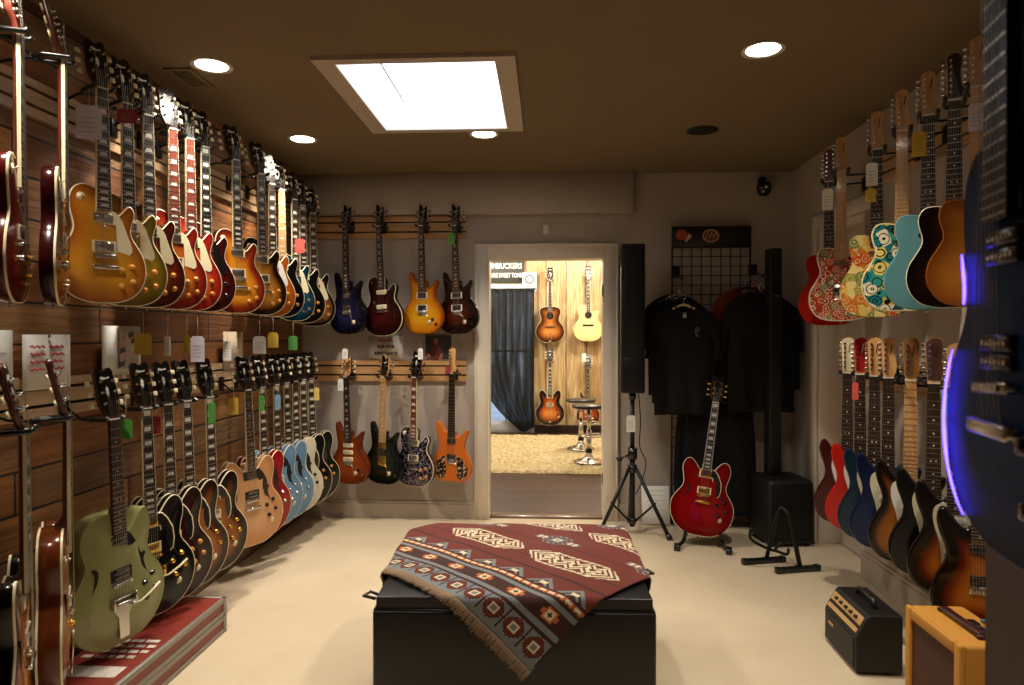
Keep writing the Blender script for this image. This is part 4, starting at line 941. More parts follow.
back_guitar('black single-cutaway guitar covered in white scribbled drawing on the far wall', 'the scribbled black guitar', 'singlecut', M_SCRIB, 416.5, BL, rail_z=1.1, lean=.02, inlay='trap', board='REDROSE', bind='CREAM', tuner='keystone', button='CHROME')
t = NT('orange_graphic'); t.set(Roughness=.3, Coat_Weight=.6)
sx = t.add('ShaderNodeSeparateXYZ'); t.link(t.coord(), sx.inputs[0]); ax = t.math('ABSOLUTE', sx.outputs['X'])
nn = t.noise(t.coord(), 22, 3); dx = t.math('POWER', t.math('DIVIDE', t.math('SUBTRACT', ax, .085), .048), 2); dz = t.math('POWER', t.math('DIVIDE', t.math('SUBTRACT', sx.outputs['Z'], .10), .085), 2)
ell = t.math('ADD', t.math('ADD', dx, dz), t.math('MULTIPLY', t.math('SUBTRACT', nn, .5), 1.6))
band = t.math('ADD', t.math('POWER', t.math('DIVIDE', sx.outputs['X'], .085), 2), t.math('POWER', t.math('DIVIDE', t.math('SUBTRACT', sx.outputs['Z'], .175), .022), 2))
msk = t.math('MINIMUM', ell, band); sp2 = t.noise(t.coord(), 60, 2)
blk = t.ramp(sp2, [(.36, '#c9a070'), (.42, '#0c0b0a')], 'CONSTANT'); t.color(t.mix(t.ramp(msk, [(.9, '#ffffff'), (.98, '#000000')]), '#c8661a', blk)); M_ORANGE = t.m
back_guitar('orange double-cutaway guitar with black painted motif on the far wall by the doorway', 'the orange guitar', 'offset', M_ORANGE, 453.5, BL+.03, rail_z=1.1, lean=.012, head='six_slim', face='MAPLE', neck='MAPLE', board='EBONY', inlay='none', bound=None, bind=None, pick='open', ring=None, bridge='tremolo', tail=None, knob=None, switch=None, tuner='keystone', button='CHROME', mark='MAPLE')
# ---- right wall
GRU = 'patterned and plain guitars on the upper rail of the bare wall'; GRL = 'six-in-line guitars on the lower rail of the bare wall'
RX_ = 1.59
def right_guitar(label, short, t, body, px, Z, lean=0., a=-28, X=RX_, grp=GRU, **kw):
    Y = y_at(px, X); nut = (X, Y, Z); yaw = math.radians(a)
    guitar(E, label, t, body, nut, yaw, grp, lean=lean, **kw)
    zr = max(2.23, min(2.31, Z)) if Z > 1.7 else max(1.13, min(1.21, Z))
    hanger('black padded rail hook holding ' + short, nut, yaw, "right", XR-.024, zr, 'rail hooks of the bare wall')
TE = dict(head='six_slim', tuner='keystone', button='CHROME', ring=None, bound=None, inlay='dot', tail=None, bridge='plate', pick='two_single', knob='CHROME', knobk='cyl', switch='CHROME', bind=None, neck='MAPLE', face='MAPLE', mark='ROSE')
PAIS = paisley('pink_paisley', '#e3d9be', ['#a8331c', '#b8502a', '#c2452a', '#8a7a3a', '#c7562f', '#b23a20', '#6b7046'], 30, 0, '#e4d9bd')
FLOR = paisley('yellow_floral', '#c9b878', ['#b8471f', '#8e8a3a', '#d9c078', '#b86a2a', '#6e7a44', '#cfa84a'], 26, 3.)
PEAC = paisley('teal_floral', '#14120f', ['#c9a93a', '#1d6a6e', '#2f8a7e', '#d9c06a', '#17484e', '#d8d0b0'], 19, 7., '#d9c48a')
UZR = 2.29
right_guitar('plain red slab guitar peeking out behind the pink paisley one', 'the plain red slab guitar', 'slab', B('bright_red', [(0, '#a11d0e'), (1, '#b3240f')], 0), 829, UZR-.05, **dict(TE, board='ROSE', face='REDROSE', neck='REDROSE'))
right_guitar('pink and cream paisley slab guitar with plain maple neck', 'the pink paisley guitar', 'slab', PAIS, 840.5, UZR-.03, a=-20, **dict(TE, board='MAPLE'))
right_guitar('yellow and red flower-print slab guitar between paisley and teal-print ones', 'the yellow flower-print guitar', 'slab', FLOR, 876, UZR-.02, a=-24, lean=0, **dict(TE, board='ROSE'))
right_guitar('black guitar with teal and gold flower print next to the turquoise one', 'the teal flower-print guitar', 'slab', PEAC, 901, UZR, a=-26, **dict(TE, board='MAPLE'))
right_guitar('plain turquoise slab guitar with a yellow tag at its neck', 'the plain turquoise guitar', 'slab', B('turquoise', [(0, '#5b8f94'), (1, '#6a9fa4')], 0), 927, UZR, a=-27, **dict(TE, board='ROSE'))
right_guitar('dark brown flame burst slab guitar with cream edge on the upper bare-wall rail', 'the dark flame burst guitar', 'slab', B('dark_flame_burst', [(0, '#0d0604'), (.3, '#24100a'), (1, '#5a2c14')], .3), 953, UZR, a=-28, **dict(TE, board='ROSE', bind='CREAM', face='ROSE'))
right_guitar('butterscotch amber guitar partly behind the dark blue near guitar', 'the butterscotch amber guitar', 'slab', B('butterscotch', [(0, '#8a4a12'), (.4, '#b5702a'), (1, '#c78436')], .1), 976, UZR, a=-30, **dict(TE, board='MAPLE'))
STT = dict(head='six_line', tuner='keystone', button='CHROME', ring=None, bound=None, inlay='dot', tail=None, bridge='tremolo', pick='three_single', knob='WHITEP', switch='WHITEP', bind=None, neck='MAPLE', face='MAPLE', mark='ROSE', guard='WHITEP', grp=GRL)
RZ = 1.185
AGEDG = plain('mint_guard', '#d9d3b4', .35, 0, .4)
SUN = B('two_tone_sunburst', [(0, '#0b0604'), (.09, '#1e0d06'), (.22, '#8a4a12'), (1, '#c07a24')], .1)
SUN3 = B('three_tone_sunburst', [(0, '#080504'), (.18, '#120806'), (.34, '#6a1f0c'), (.6, '#b5641c'), (1, '#c98030')], .05)
right_guitar('dark wine red guitar with cream headstock, farthest in the lower bare-wall row', 'the dark wine red guitar at the far end', 'offset', B('dark_candy_red', [(0, '#3a0a0a'), (1, '#54100f')], 0), 848, RZ, **dict(STT, board='ROSE', face='CREAM'))
right_guitar('bright red guitar with red headstock in the lower bare-wall row', 'the bright red guitar', 'offset', B('signal_red', [(0, '#b41712'), (1, '#c42014')], 0), 861, RZ, **dict(STT, board='ROSE', face=plain('head_red', '#b41a14', .3, 0, .5), mark='WHITEP'))
right_guitar('deep teal-blue guitar with aged guard between the red and metallic blue ones', 'the deep teal-blue guitar', 'offset', B('ocean_turquoise', [(0, '#0b2a3c'), (1, '#123a50')], 0, .25, .8, .3), 875, RZ, **dict(STT, board='ROSE', guard=AGEDG))
right_guitar('metallic dark blue guitar before the amber-black sunburst', 'the metallic dark blue guitar', 'offset', B('lake_blue', [(0, '#0a1c44'), (1, '#0f2a62')], 0, .25, .8, .4), 889, RZ, **dict(STT, board='ROSE', guard=AGEDG))
right_guitar('amber and black sunburst guitar with white guard and maple neck', 'the amber and black sunburst guitar', 'offset', SUN, 911, RZ, **dict(STT, board='MAPLE', face=plain('head_tan', '#8a5c2c', .4, 0, .3)))
right_guitar('black guitar with aged white guard and dark fingerboard in the lower bare-wall row', 'the black guitar with aged guard', 'offset', B('solid_black', [(0, '#09090b')], 0), 934, RZ, **dict(STT, board='ROSE', guard=AGEDG, face=plain('head_brown', '#5e3c30', .4, 0, .3)))
right_guitar('dark red-brown sunburst guitar with aged guard, second from the near end', 'the dark red-brown sunburst guitar', 'offset', SUN3, 956, RZ-.02, **dict(STT, board='ROSE', guard=AGEDG))
right_guitar('orange-red three-colour sunburst guitar hanging lowest, directly above the tweed amplifier', 'the orange-red sunburst guitar', 'offset', SUN3, 978, RZ-.09, lean=-.02, **dict(STT, board='ROSE', guard=None, pick='open', ring=None))
# ---- red guitar on its floor stand
gx, gy = 1.03, 4.5
guitar(E, 'cherry red semi-hollow guitar standing on a black floor stand before the shirts', 'semihollow', B('cherry_red_gloss', [(0, '#5e0508'), (.4, '#7c090c'), (1, '#8a0d0e')], .06, .16, 1.), (gx+.128, gy+.235, .915), math.radians(-12), None, lean=.135, tilt=-.27, tuner='keystone', button='GOLD', mark='BLACKP', fholes=True, guard='BLACKP', guard_edge='CREAM', hw='GOLD', knob='GLOSSBLK', inlay='block', board='EBONY', bound='WHITEP')
# ---- dark blue guitar hanging close to the camera on the pier
BLUE = B('deep_blue_metal_flake', [(0, '#0a2850'), (.4, '#103c70'), (1, '#154780')], .25, .4, 0, 0, fig='quilt'); BLUE.node_tree.nodes['Principled BSDF'].inputs['Specular IOR Level'].default_value = .06
NG = guitar(E, 'dark blue guitar with a glowing violet line on its edge hanging on the near pier', 'singlecut', BLUE, (.492, .715, 1.955), math.radians(-101), None, lean=.0, tilt=0., hw='CHROME', inlay='none', bind=None, pick='open', ring=None, knob='GLOSSBLK', switch=None, board='EBONY', bound=None, neck='DARKNECK')
hanger('black padded hook on the pier holding the dark blue guitar', (.492, .715, 1.955), math.radians(-101), 'right', .565, 1.97, None)
# ================================================================= PROPS
# emissive violet line added along the far rim of the near guitar
out = outline('singlecut'); GLOWLINE = glow('violet_rim_glow', '#4636ff', 13.)
M_RIMDARK = plain('rim_line_dark', '#15123a', .4)
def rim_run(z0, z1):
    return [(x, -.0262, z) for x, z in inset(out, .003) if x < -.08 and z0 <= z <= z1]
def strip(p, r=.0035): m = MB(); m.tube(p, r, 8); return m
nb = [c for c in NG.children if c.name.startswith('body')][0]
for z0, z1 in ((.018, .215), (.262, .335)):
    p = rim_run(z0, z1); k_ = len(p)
    o = put('glow_line', strip(p, [.0006+.0011*math.sin(PI*(i+.3)/k_)*(1 if i % 4 else .6) for i in range(k_)]), GLOWLINE, nb); o['label'] = 'glowing violet line along the rim'
# ---- ottoman
M_LEATHER = plain('black_leather', '#070505', .42, 0, .05, .15, 140, .12)
OX, OY, OW, OD, ROT = -.122, 2.80, .985, .90, math.radians(1.4)
ot = thing('ottoman', 'large square black leather storage ottoman in the middle of the carpet', 'ottoman', (OX, OY, 0), ROT)
mb = MB(); mb.rbox(-OW/2, OW/2, -OD/2, OD/2, .03, .425, .012, 3); put('base', mb, M_LEATHER, ot)
bm = bmesh.new(); bmesh.ops.create_cube(bm, size=1); bmesh.ops.scale(bm, vec=(OW-.022, OD-.022, .046), verts=bm.verts); bmesh.ops.translate(bm, vec=(0, 0, .446), verts=bm.verts)
bmesh.ops.subdivide_edges(bm, edges=bm.edges[:], cuts=9, use_grid_fill=True)
for v in bm.verts:
    if v.co.z > .46: v.co.z += .012*(1-abs(v.co.x/(OW/2))**4)*(1-abs(v.co.y/(OD/2))**4)
m_ = MB(); bm.verts.index_update(); m_.add([v.co for v in bm.verts], [[v.index for v in f.verts] for f in bm.faces], 0, True); bm.free()
lid = put('lid', m_, M_LEATHER, ot); md = lid.modifiers.new('round', 'BEVEL'); md.width = .021; md.segments = 4; md.angle_limit = .8
mb = MB(); zz = .4255; hw, hd = OW/2-.006, OD/2-.006
mb.tube([(-hw, -hd, zz), (hw, -hd, zz), (hw, hd, zz), (-hw, hd, zz)], .004, 6, closed=True); put('piping', mb, M_LEATHER, ot)
for s, yy in ((-1, -.36), (1, -.1)):
    mb = MB(); x = s*(OW/2+.004)
    mb.tube([(x, yy-.02, .44), (x+s*.03, yy-.03, .452), (x+s*.045, yy-.01, .445), (x+s*.03, yy+.03, .447), (x, yy+.02, .44)], .006, 6); put('pull_tab', mb, plain('black_vinyl', '#121213', .35, 0, .3), ot)
for sx in (-1, 1):
    for sy in (-1, 1): mb = MB(); mb.lathe([(.02, 0), (.026, .032)], 14); put('foot', mb, BLACKP, ot, loc=(sx*.43, sy*.39, 0))
# ---- blanket, woven pattern cell by cell
PAL = dict(r='#66261b', d='#3a1a14', g='#767b7d', c='#d8c8a6', o='#b9652f', k='#241614', w='#937a60')
names = list(PAL); BM = []
for k_ in names:
    t = NT('wool_' + k_); t.set(Roughness=.95, Sheen_Weight=.0); nn = t.noise(t.coord(), 420, 2); cc = lin(PAL[k_])
    t.color(t.ramp(nn, [(.3, tuple(x*.78 for x in cc[:3])), (.7, tuple(min(1, x*1.1) for x in cc[:3]))])); t.bump(nn, .35, .003); BM.append(t.m)
CELL = .0068; NA, NB_ = 166, 176
def stepd(a, b, r): return int(abs(a))+int(abs(b)) <= r
def pat(i, j):
    """i runs along the fringe, j away from it (in weave cells)"""
    if j < 3: return 'g'
    if j < 16:                                                     # chain of stepped medallions
        u = (i % 14)-7; v = j-9; m = abs(u)+abs(v); M = max(abs(u), abs(v))
        if M > 6: return 'd'
        if M <= 1: return 'g'
        if M <= 2: return 'c'
        if M == 3: return 'd' if m == 3 else 'r'
        if m <= 6: return 'r'
        if M == 6 or m == 8: return 'g'
        return 'd' if m == 7 else 'g'
    if j < 18: return 'd'
    if j < 21: return 'g'
    if j < 31:
        u = (i % 24)-12; v = j-26; M = max(abs(u), abs(v))
        if M <= 3:
            if abs(u)+abs(v) <= 1: return 'k'
            return 'c' if M <= 2 else 'o'
        if abs(u) in (4, 5) and abs(v) <= 1: return 'o'
        return 'd'
    if j < 34: return 'g'
    if j < 36: return 'd'
    if j < 37: return 'o' if (i+j) % 3 else 'd'
    if j < 39: return 'c' if (i//2) % 3 else 'o'
    if j < 40: return 'r'
    if j < 41: return 'd'
    J = j-41
    u = (i % 22)-11                                                # stepped grey teeth along the border
    st = 10-J-abs(u)
    if st > 0:
        if abs(u) <= 2 and 2 <= J <= 4: return 'c'
        return 'g' if st in (1, 2, 3, 6, 7) else 'd'
    for (ci, cj, kind) in ((40, 34, 0), (112, 34, 0), (4, 62, 1), (76, 62, 1), (140, 62, 1), (40, 90, 0), (112, 90, 0), (76, 118, 1), (4, 118, 1), (140, 118, 1)):
        u, v = i-ci, J-cj; au, av = abs(u), abs(v)
        if kind == 0:
            if au <= 19 and av <= 10:                              # framed lightning panel
                if av >= 9 or au >= 18: return 'c' if (u+v) % 5 else 'r'
                if av == 8: return 'd'
                z = (u + 3*(1 if v > 0 else -1)) % 12
                e = abs(z-6)+av
                if e <= 2: return 'k'
                if e <= 5 or 8 <= e <= 9: return 'c'
                return 'r'
            if 20 <= au <= 33 and av <= (34-au)*.8:                # feathered ends
                return 'c' if (au+av//1) % 4 < 2 else ('k' if av < 2 else 'r')
        else:
            m = au+av; M = max(au, av)
            if M <= 9 and m <= 13:
                if m <= 1: return 'k'
                if M <= 2: return 'c'
                if M <= 4: return 'g'
                if M <= 5: return 'd'
                if (au//2+av//2) % 2 == 0: return 'g'
            if av <= 2 and 10 <= au <= 17: return 'c' if (au//2) % 2 else 'g'
    return 'd' if (J in (13, 14) or J % 28 == 27) else 'r'
TOP = .4805; c_, s_ = math.cos(ROT), math.sin(ROT)
def to_o(X, Y): dx, dy = X-OX, Y-OY; return dx*c_+dy*s_, -dx*s_+dy*c_
E1 = Vector((.735, -.678)).normalized(); E2 = Vector((.678, .735)).normalized(); COR = Vector((-.045, 2.085))
def drape(a, b):
    P = COR - E1*a + E2*b; x, y = to_o(P.x, P.y); hx, hy = OW/2-.002, OD/2-.002
    ex, ey = max(0, abs(x)-hx), max(0, abs(y)-hy); R_ = .03
    px, py, z = x, y, TOP + .012*(1-min(1, abs(x)/hx)**4)*(1-min(1, abs(y)/hy)**4) + .0035*math.sin(a*17+b*4) * math.sin(b*11-a*3) + .004
    d = math.hypot(ex, ey)
    if d > 0:
        k = min(d/R_, PI/2); arc = R_*PI/2
        outw = R_*math.sin(k) if d < arc else R_
        down = R_*(1-math.cos(k)) if d < arc else R_ + (d-arc)
        fx, fy = ex/d, ey/d
        wv = .008*math.sin((x*fy+y*fx)*26)*min(1, d/.15)
        px = math.copysign(min(abs(x), hx)+fx*(outw*.75+wv), x); py = math.copysign(min(abs(y), hy)+fy*(outw*.75+wv), y); z = z-down
    return Vector((px, py, max(z, .02)))
bl = thing('blanket', 'rust red woven blanket with cream and grey stepped pattern draped over the ottoman', 'blanket', (OX, OY, 0), ROT)
mb = MB()
for j in range(NB_+1):
    for i in range(NA+1): mb.v.append(tuple(drape(i*CELL, j*CELL)))
for j in range(NB_):
    for i in range(NA): a = j*(NA+1)+i; mb.face((a+1, a, a+NA+1, a+NA+2), names.index(pat(i, j)), True)
cl = put('cloth', mb, BM, bl); so = cl.modifiers.new('thick', 'SOLIDIFY'); so.thickness = .004; so.offset = -1
mb = MB()
for i in range(0, NA*2):
    a = i*CELL/2; p0 = drape(a, 0); p1 = drape(a, -.042+random.uniform(-.007, .007)); pm = drape(a+random.uniform(-.004, .004), -.02)
    mb.tube([p0+Vector((0, 0, .001)), pm+Vector((0, -.003, .002)), p1+Vector((random.uniform(-.004, .004), -.003, 0))], [.0022, .0026, .0014], 5)
fo = put('fringe', mb, BM[names.index('w')], bl); fo['kind'] = 'stuff'
# ---- red flight cases at the left
M_REDC = plain('red_case_laminate', '#7e2a1e', .45, 0, .15, .12, 6); M_ALU = plain('case_edge_aluminium', '#8f8a80', .45, .4)
M_STEN = plain('stencil_white', '#cfc6bb', .7, 0, 0, .2, 40)
def case(z0, z1, label, sten):
    c = thing('road_case', label, 'case', (0, 0, z0), 0, None); x0, x1, y0, y1 = -1.80, -1.495, 2.02, 3.12; h = z1-z0
    mb = MB(); mb.box(x0+.004, x1-.004, y0+.004, y1-.004, .002, h-.002); put('shell', mb, M_REDC, c)
    mb = MB(); e = .022
    for za, zb in ((0, e), (h-e, h)):
        mb.rbox(x1-.006, x1, y0, y1, za, zb, .002, 1); mb.rbox(x0, x1, y1-.006, y1, za, zb, .002, 1); mb.rbox(x0, x1, y0, y0+.006, za, zb, .002, 1)
    mb.rbox(x1-e*.8, x1, y0, y1, h-.003, h+.001, .001, 1); mb.rbox(x0, x1, y1-e*.8, y1, h-.003, h+.001, .001, 1); mb.rbox(x1-.007, x1+.001, y1-.03, y1, 0, h, .002, 1)
    put('edge_trim', mb, M_ALU, c)
    if sten:                                                          # worn stencil bars on the lid, too blurred to read
        mb = MB(); rr = random.Random(5)
        for row in range(4):
            y = 2.64 - .045*row - .0; x = x0+.03
            while x < x1-.06:
                w = rr.uniform(.02, .055); mb.box(x, min(x+w, x1-.04), y, y+.022, h-.0015, h-.0008 + .0002); x += w+.012
        mb.box(x0+.01, x1-.05, 2.36, 2.44, h-.0015, h-.0006); put('stencil', mb, M_STEN, c)
case(0, .078, 'lower red road case with aluminium edges on the carpet by the plank wall', False)
case(.080, .158, 'upper red road case with stencilled lid under the sage green guitar', True)
# ---- column loudspeaker on its tripod
M_SPK = plain('speaker_black', '#060607', .55, 0, 0, .2, 60); 
t = NT('speaker_grille'); t.set(Roughness=.5, Metallic=.3); vo = t.add('ShaderNodeTexVoronoi'); vo.inputs['Scale'].default_value = 130; t.link(t.coord(), vo.inputs['Vector']); t.color(t.ramp(vo.outputs['Distance'], [(.3, '#010101'), (.45, '#0c0c0e')])); M_GRIL = t.m
tx, ty = ratio(632.5)*4.80, 4.80
sp = thing('column_speaker', 'tall black column loudspeaker on a tripod beside the doorway', 'loudspeaker', (tx, ty, 0), math.radians(-4))
mb = MB(); mb.rbox(-.082, .082, -.07, .07, .985, 2.015, .012, 3); put('cabinet', mb, M_SPK, sp)
mb = MB(); mb.rbox(-.07, .07, -.078, -.068, 1.26, 1.99, .006, 2); mb.rbox(-.07, .07, -.078, -.068, 1.0, 1.23, .006, 2); put('grille', mb, M_GRIL, sp)
mb = MB(); mb.cyl((0, 0, .94), (0, 0, .985), .026, n=14); put('pole_socket', mb, BLACKP, sp)
tp = thing('tripod_stand', 'black tripod stand carrying the column loudspeaker, white tag on its pole', 'speaker stand', (tx, ty, 0), math.radians(2))
mb = MB(); mb.cyl((0, 0, .05), (0, 0, .60), .019, n=14); mb.cyl((0, 0, .6), (0, 0, .94), .0155, n=14); put('pole', mb, M_SPK, tp)
for za, zb, rr_ in ((.52, .60, .034), (.43, .48, .034), (.07, .11, .028)): mb = MB(); mb.cyl((0, 0, za), (0, 0, zb), rr_, n=16); put('collar', mb, BLACKP, tp)
mb = MB(); mb.cyl((-.02, -.02, .555), (-.085, -.03, .53), .007, n=8); mb.cyl((-.085, -.03, .53), (-.11, -.034, .52), .022, .018, 12); put('knob', mb, BLACKP, tp)
for k in range(3):
    a = math.radians(205 + 120*k) if True else 0
    dx, dy = math.cos(a), math.sin(a); mb = MB(); mb.cyl((dx*.03, dy*.03, .455), (dx*.272, dy*.272, .022), .0135, n=10); lg = put('leg', mb, M_SPK, tp)
    mb = MB(); mb.cyl((dx*.265, dy*.265, .035), (dx*.28, dy*.28, .004), .02, n=10); put('rubber_foot', mb, BLACKP, lg)
    mb = MB(); mb.cyl((dx*.025, dy*.025, .09), (dx*.175, dy*.175, .235), .008, n=8); put('brace', mb, M_SPK, tp)
cb_ = MB(); cb_.tube(spline([(.03, -.06, 1.02), (.05, -.05, .8), (.045, -.04, .62), (.09, -.03, .5), (.06, -.02, .36), (.02, -.03, .28)], 6, False), .004, 6)
o = put('speaker_cable', cb_, BLACKP); o.location = (tx, ty, 0); tag(o, 'thin black cable hanging down the tripod stand pole', 'cable')
price_tag('white price tag hanging from the pole of the tripod stand', tx-.015, ty-.04, .715, 0, .06, .115, BLANKPAPER, .07)
# ---- second PA: subwoofer with column
px_, py_ = ratio(781)*4.68, 4.68
sb = thing('subwoofer', 'black subwoofer box on the floor in the far corner', 'subwoofer', (px_, py_, .0), math.radians(8))
mb = MB(); mb.rbox(-.155, .155, -.16, .16, .012, .44, .035, 3); put('cabinet', mb, M_SPK, sb); mb = MB(); mb.rbox(-.135, .135, -.168, -.155, .05, .41, .012, 2); put('grille', mb, M_GRIL, sb)
for sx in (-1, 1):
    for sy in (-1, 1): mb = MB(); mb.cyl((sx*.12, sy*.12, 0), (sx*.12, sy*.12, .02), .02, n=10); put('foot', mb, BLACKP, sb)
co = thing('column_speaker', 'slim black column loudspeaker rising from the subwoofer in the far corner', 'loudspeaker', (ratio(773)*4.72, 4.72, .44), math.radians(8))
mb = MB(); mb.rbox(-.042, .042, -.045, .045, 0, 1.53, .008, 2); put('cabinet', mb, M_SPK, co); mb = MB(); mb.rbox(-.036, .036, -.051, -.044, .72, 1.5, .005, 2); put('grille', mb, M_GRIL, co)
mb = MB(); mb.box(-.016, .016, -.053, -.050, 1.205, 1.214); put('front_bar', mb, CHROME, co)  # chrome bar in place of a small white highlight on the column
# ---- empty instrument stand
st = thing('guitar_stand', 'empty black tubular guitar stand in front of the corner subwoofer', 'stand', (1.39, 4.13, 0), math.radians(14))
for k, (yy, xx) in enumerate(((.09, -.05), (-.09, .06))):
    mb = MB(); mb.rbox(xx-.135, xx+.135, yy-.016, yy+.016, .004, .034, .006, 2); f_ = put('foot_bar', mb, BLACKP, st)
    for s in (-1, 1): mb = MB(); mb.rbox(xx+s*.125-.018, xx+s*.125+.018, yy-.018, yy+.018, 0, .037, .006, 2); put('end_cap', mb, BLACKP, f_)
mb = MB(); mb.tube([(-.03, .09, .03), (.0, .03, .32), (.015, .0, .36)], .012, 8); put('upright', mb, BLACKM, st)
mb = MB(); mb.tube([(.075, -.09, .03), (.045, -.03, .32), (.015, .0, .36)], .014, 8); put('upright', mb, BLACKM, st)
mb = MB(); mb.tube(spline([(-.19, -.01, .25), (-.2, -.02, .19), (-.1, -.02, .13), (-.02, .0, .10), (.06, .02, .07), (.08, .03, .1)], 5, False), .009, 8); put('cradle', mb, BLACKM, st)
mb = MB(); mb.tube(spline([(.03, -.05, .17), (-.03, -.06, .17), (-.06, -.05, .13)], 5, False), .008, 8); put('cradle', mb, BLACKM, st)
# ---- stand under the red guitar
rs = thing('guitar_stand', 'low black folding stand under the cherry red guitar', 'stand', (1.03, 4.545, 0), math.radians(-12))
for s in (-1, 1):
    mb = MB(); mb.tube([(s*.04, .15, .33), (s*.09, .05, .10), (s*.125, -.06, .03), (s*.16, -.14, .018)], .0125, 8); lg = put('leg', mb, BLACKM, rs)
    mb = MB(); mb.rbox(s*.16-.02, s*.16+.02, -.175, -.095, 0, .036, .008, 2); put('rubber_foot', mb, BLACKP, lg)
    mb = MB(); mb.tube([(s*.085, .06, .10), (s*.11, -.01, .062), (s*.11, -.045, .062), (s*.11, -.055, .105)], .0105, 8); put('cradle', mb, BLACKP, rs)
mb = MB(); mb.tube([(0, .16, .33), (0, .26, .018)], .0125, 8); put('leg', mb, BLACKM, rs); mb = MB(); mb.rbox(-.05, .05, .13, .18, .31, .36, .01, 2); put('back_rest', mb, BLACKP, rs)
# ---- wire grid panel with header board
GX0, GX1, GY, GZ0, GZ1 = ratio(672)*5.06, ratio(750)*5.06, 5.06, .22, 2.03
gp = thing('grid_panel', 'black wire grid panel leaning flat on the far wall behind the shirts', 'display grid', ((GX0+GX1)/2, GY, GZ0)); hw = (GX1-GX0)/2; gh = GZ1-GZ0
mb = MB(); n_ = 8
for k in range(n_+1): x = -hw+2*hw*k/n_; mb.cyl((x, 0, 0), (x, 0, gh), .0035 if 0 < k < n_ else .006, n=6)
nz = 26
for k in range(nz+1): z = gh*k/nz; mb.cyl((-hw, .004, z), (hw, .004, z), .0035 if 0 < k < nz else .006, n=6)
put('wire_grid', mb, BLACKM, gp)
for s in (-1, 1): mb = MB(); mb.tube([(s*hw, 0, .02), (s*hw, 0, -.2), (s*hw, -.02, -.215)], .009, 8); put('leg', mb, BLACKM, gp)
hb = thing('sign', 'black header board with orange guitar picture above the wire grid', 'sign', ((GX0+GX1)/2, GY-.004, 2.105))
mb = MB(); mb.rbox(-hw-.004, hw+.004, -.008, .008, -.072, .075, .002, 1); put('board', mb, plain('header_black', '#0e0c0c', .45), hb)
mb = MB(); o_ = [(x*.45*.55, z*.45*.55) for x, z in outline('singlecut')]
def turned(o, ang, dx, dz): return [(x*math.cos(ang)-z*math.sin(ang)+dx, x*math.sin(ang)+z*math.cos(ang)+dz) for x, z in o]
go = [(x, max(-.068, min(.071, z))) for x, z in turned(o_, -2.0, -hw+.03, .03)]
mb.prism([(max(-hw, x), z) for x, z in go][::2], -.0095, -.008, 0, smooth_side=False); put('guitar_picture', mb, plain('print_orange', '#a84c1c', .5, 0, 0, .3, 30), hb)
mb = MB(); mb.prism(turned([(-.03, -.008), (.03, -.014), (.03, .014), (-.03, .008)], .95, -hw+.112, -.012), -.0102, -.0095, 0, smooth_side=False); put('guitar_picture', mb, plain('print_cream', '#cbb08e', .5), hb)
mb = MB(); el = [(.062*math.cos(2*PI*i/28), .05*math.sin(2*PI*i/28)) for i in range(28)]; mb.prism(turned(el, .0, -.005, .005), -.0095, -.008, 0, smooth_side=False); put('oval_emblem', mb, plain('print_rose', '#b98468', .5), hb)
mb = MB(); mb.prism(turned([(x*.8, z*.72) for x, z in el], 0, -.005, .005), -.0101, -.0094, 0, smooth_side=False); put('oval_emblem', mb, plain('print_brown', '#5a2a18', .5), hb)
mb = MB()
for k in range(3): mb.tube([(-.045+.028*k, -.0105, -.02), (-.025+.028*k, -.0105, .035), (-.015+.028*k, -.0105, .0)], .004, 5)
put('oval_emblem', mb, plain('print_rose', '#b98468', .5), hb)
mb = MB()
for k in range(3): mb.box(.085, .085+.15-.02*k, -.0092, -.0079, .022-.028*k, .030-.028*k)
put('small_print', mb, plain('print_dim', '#3a2c28', .6), hb)
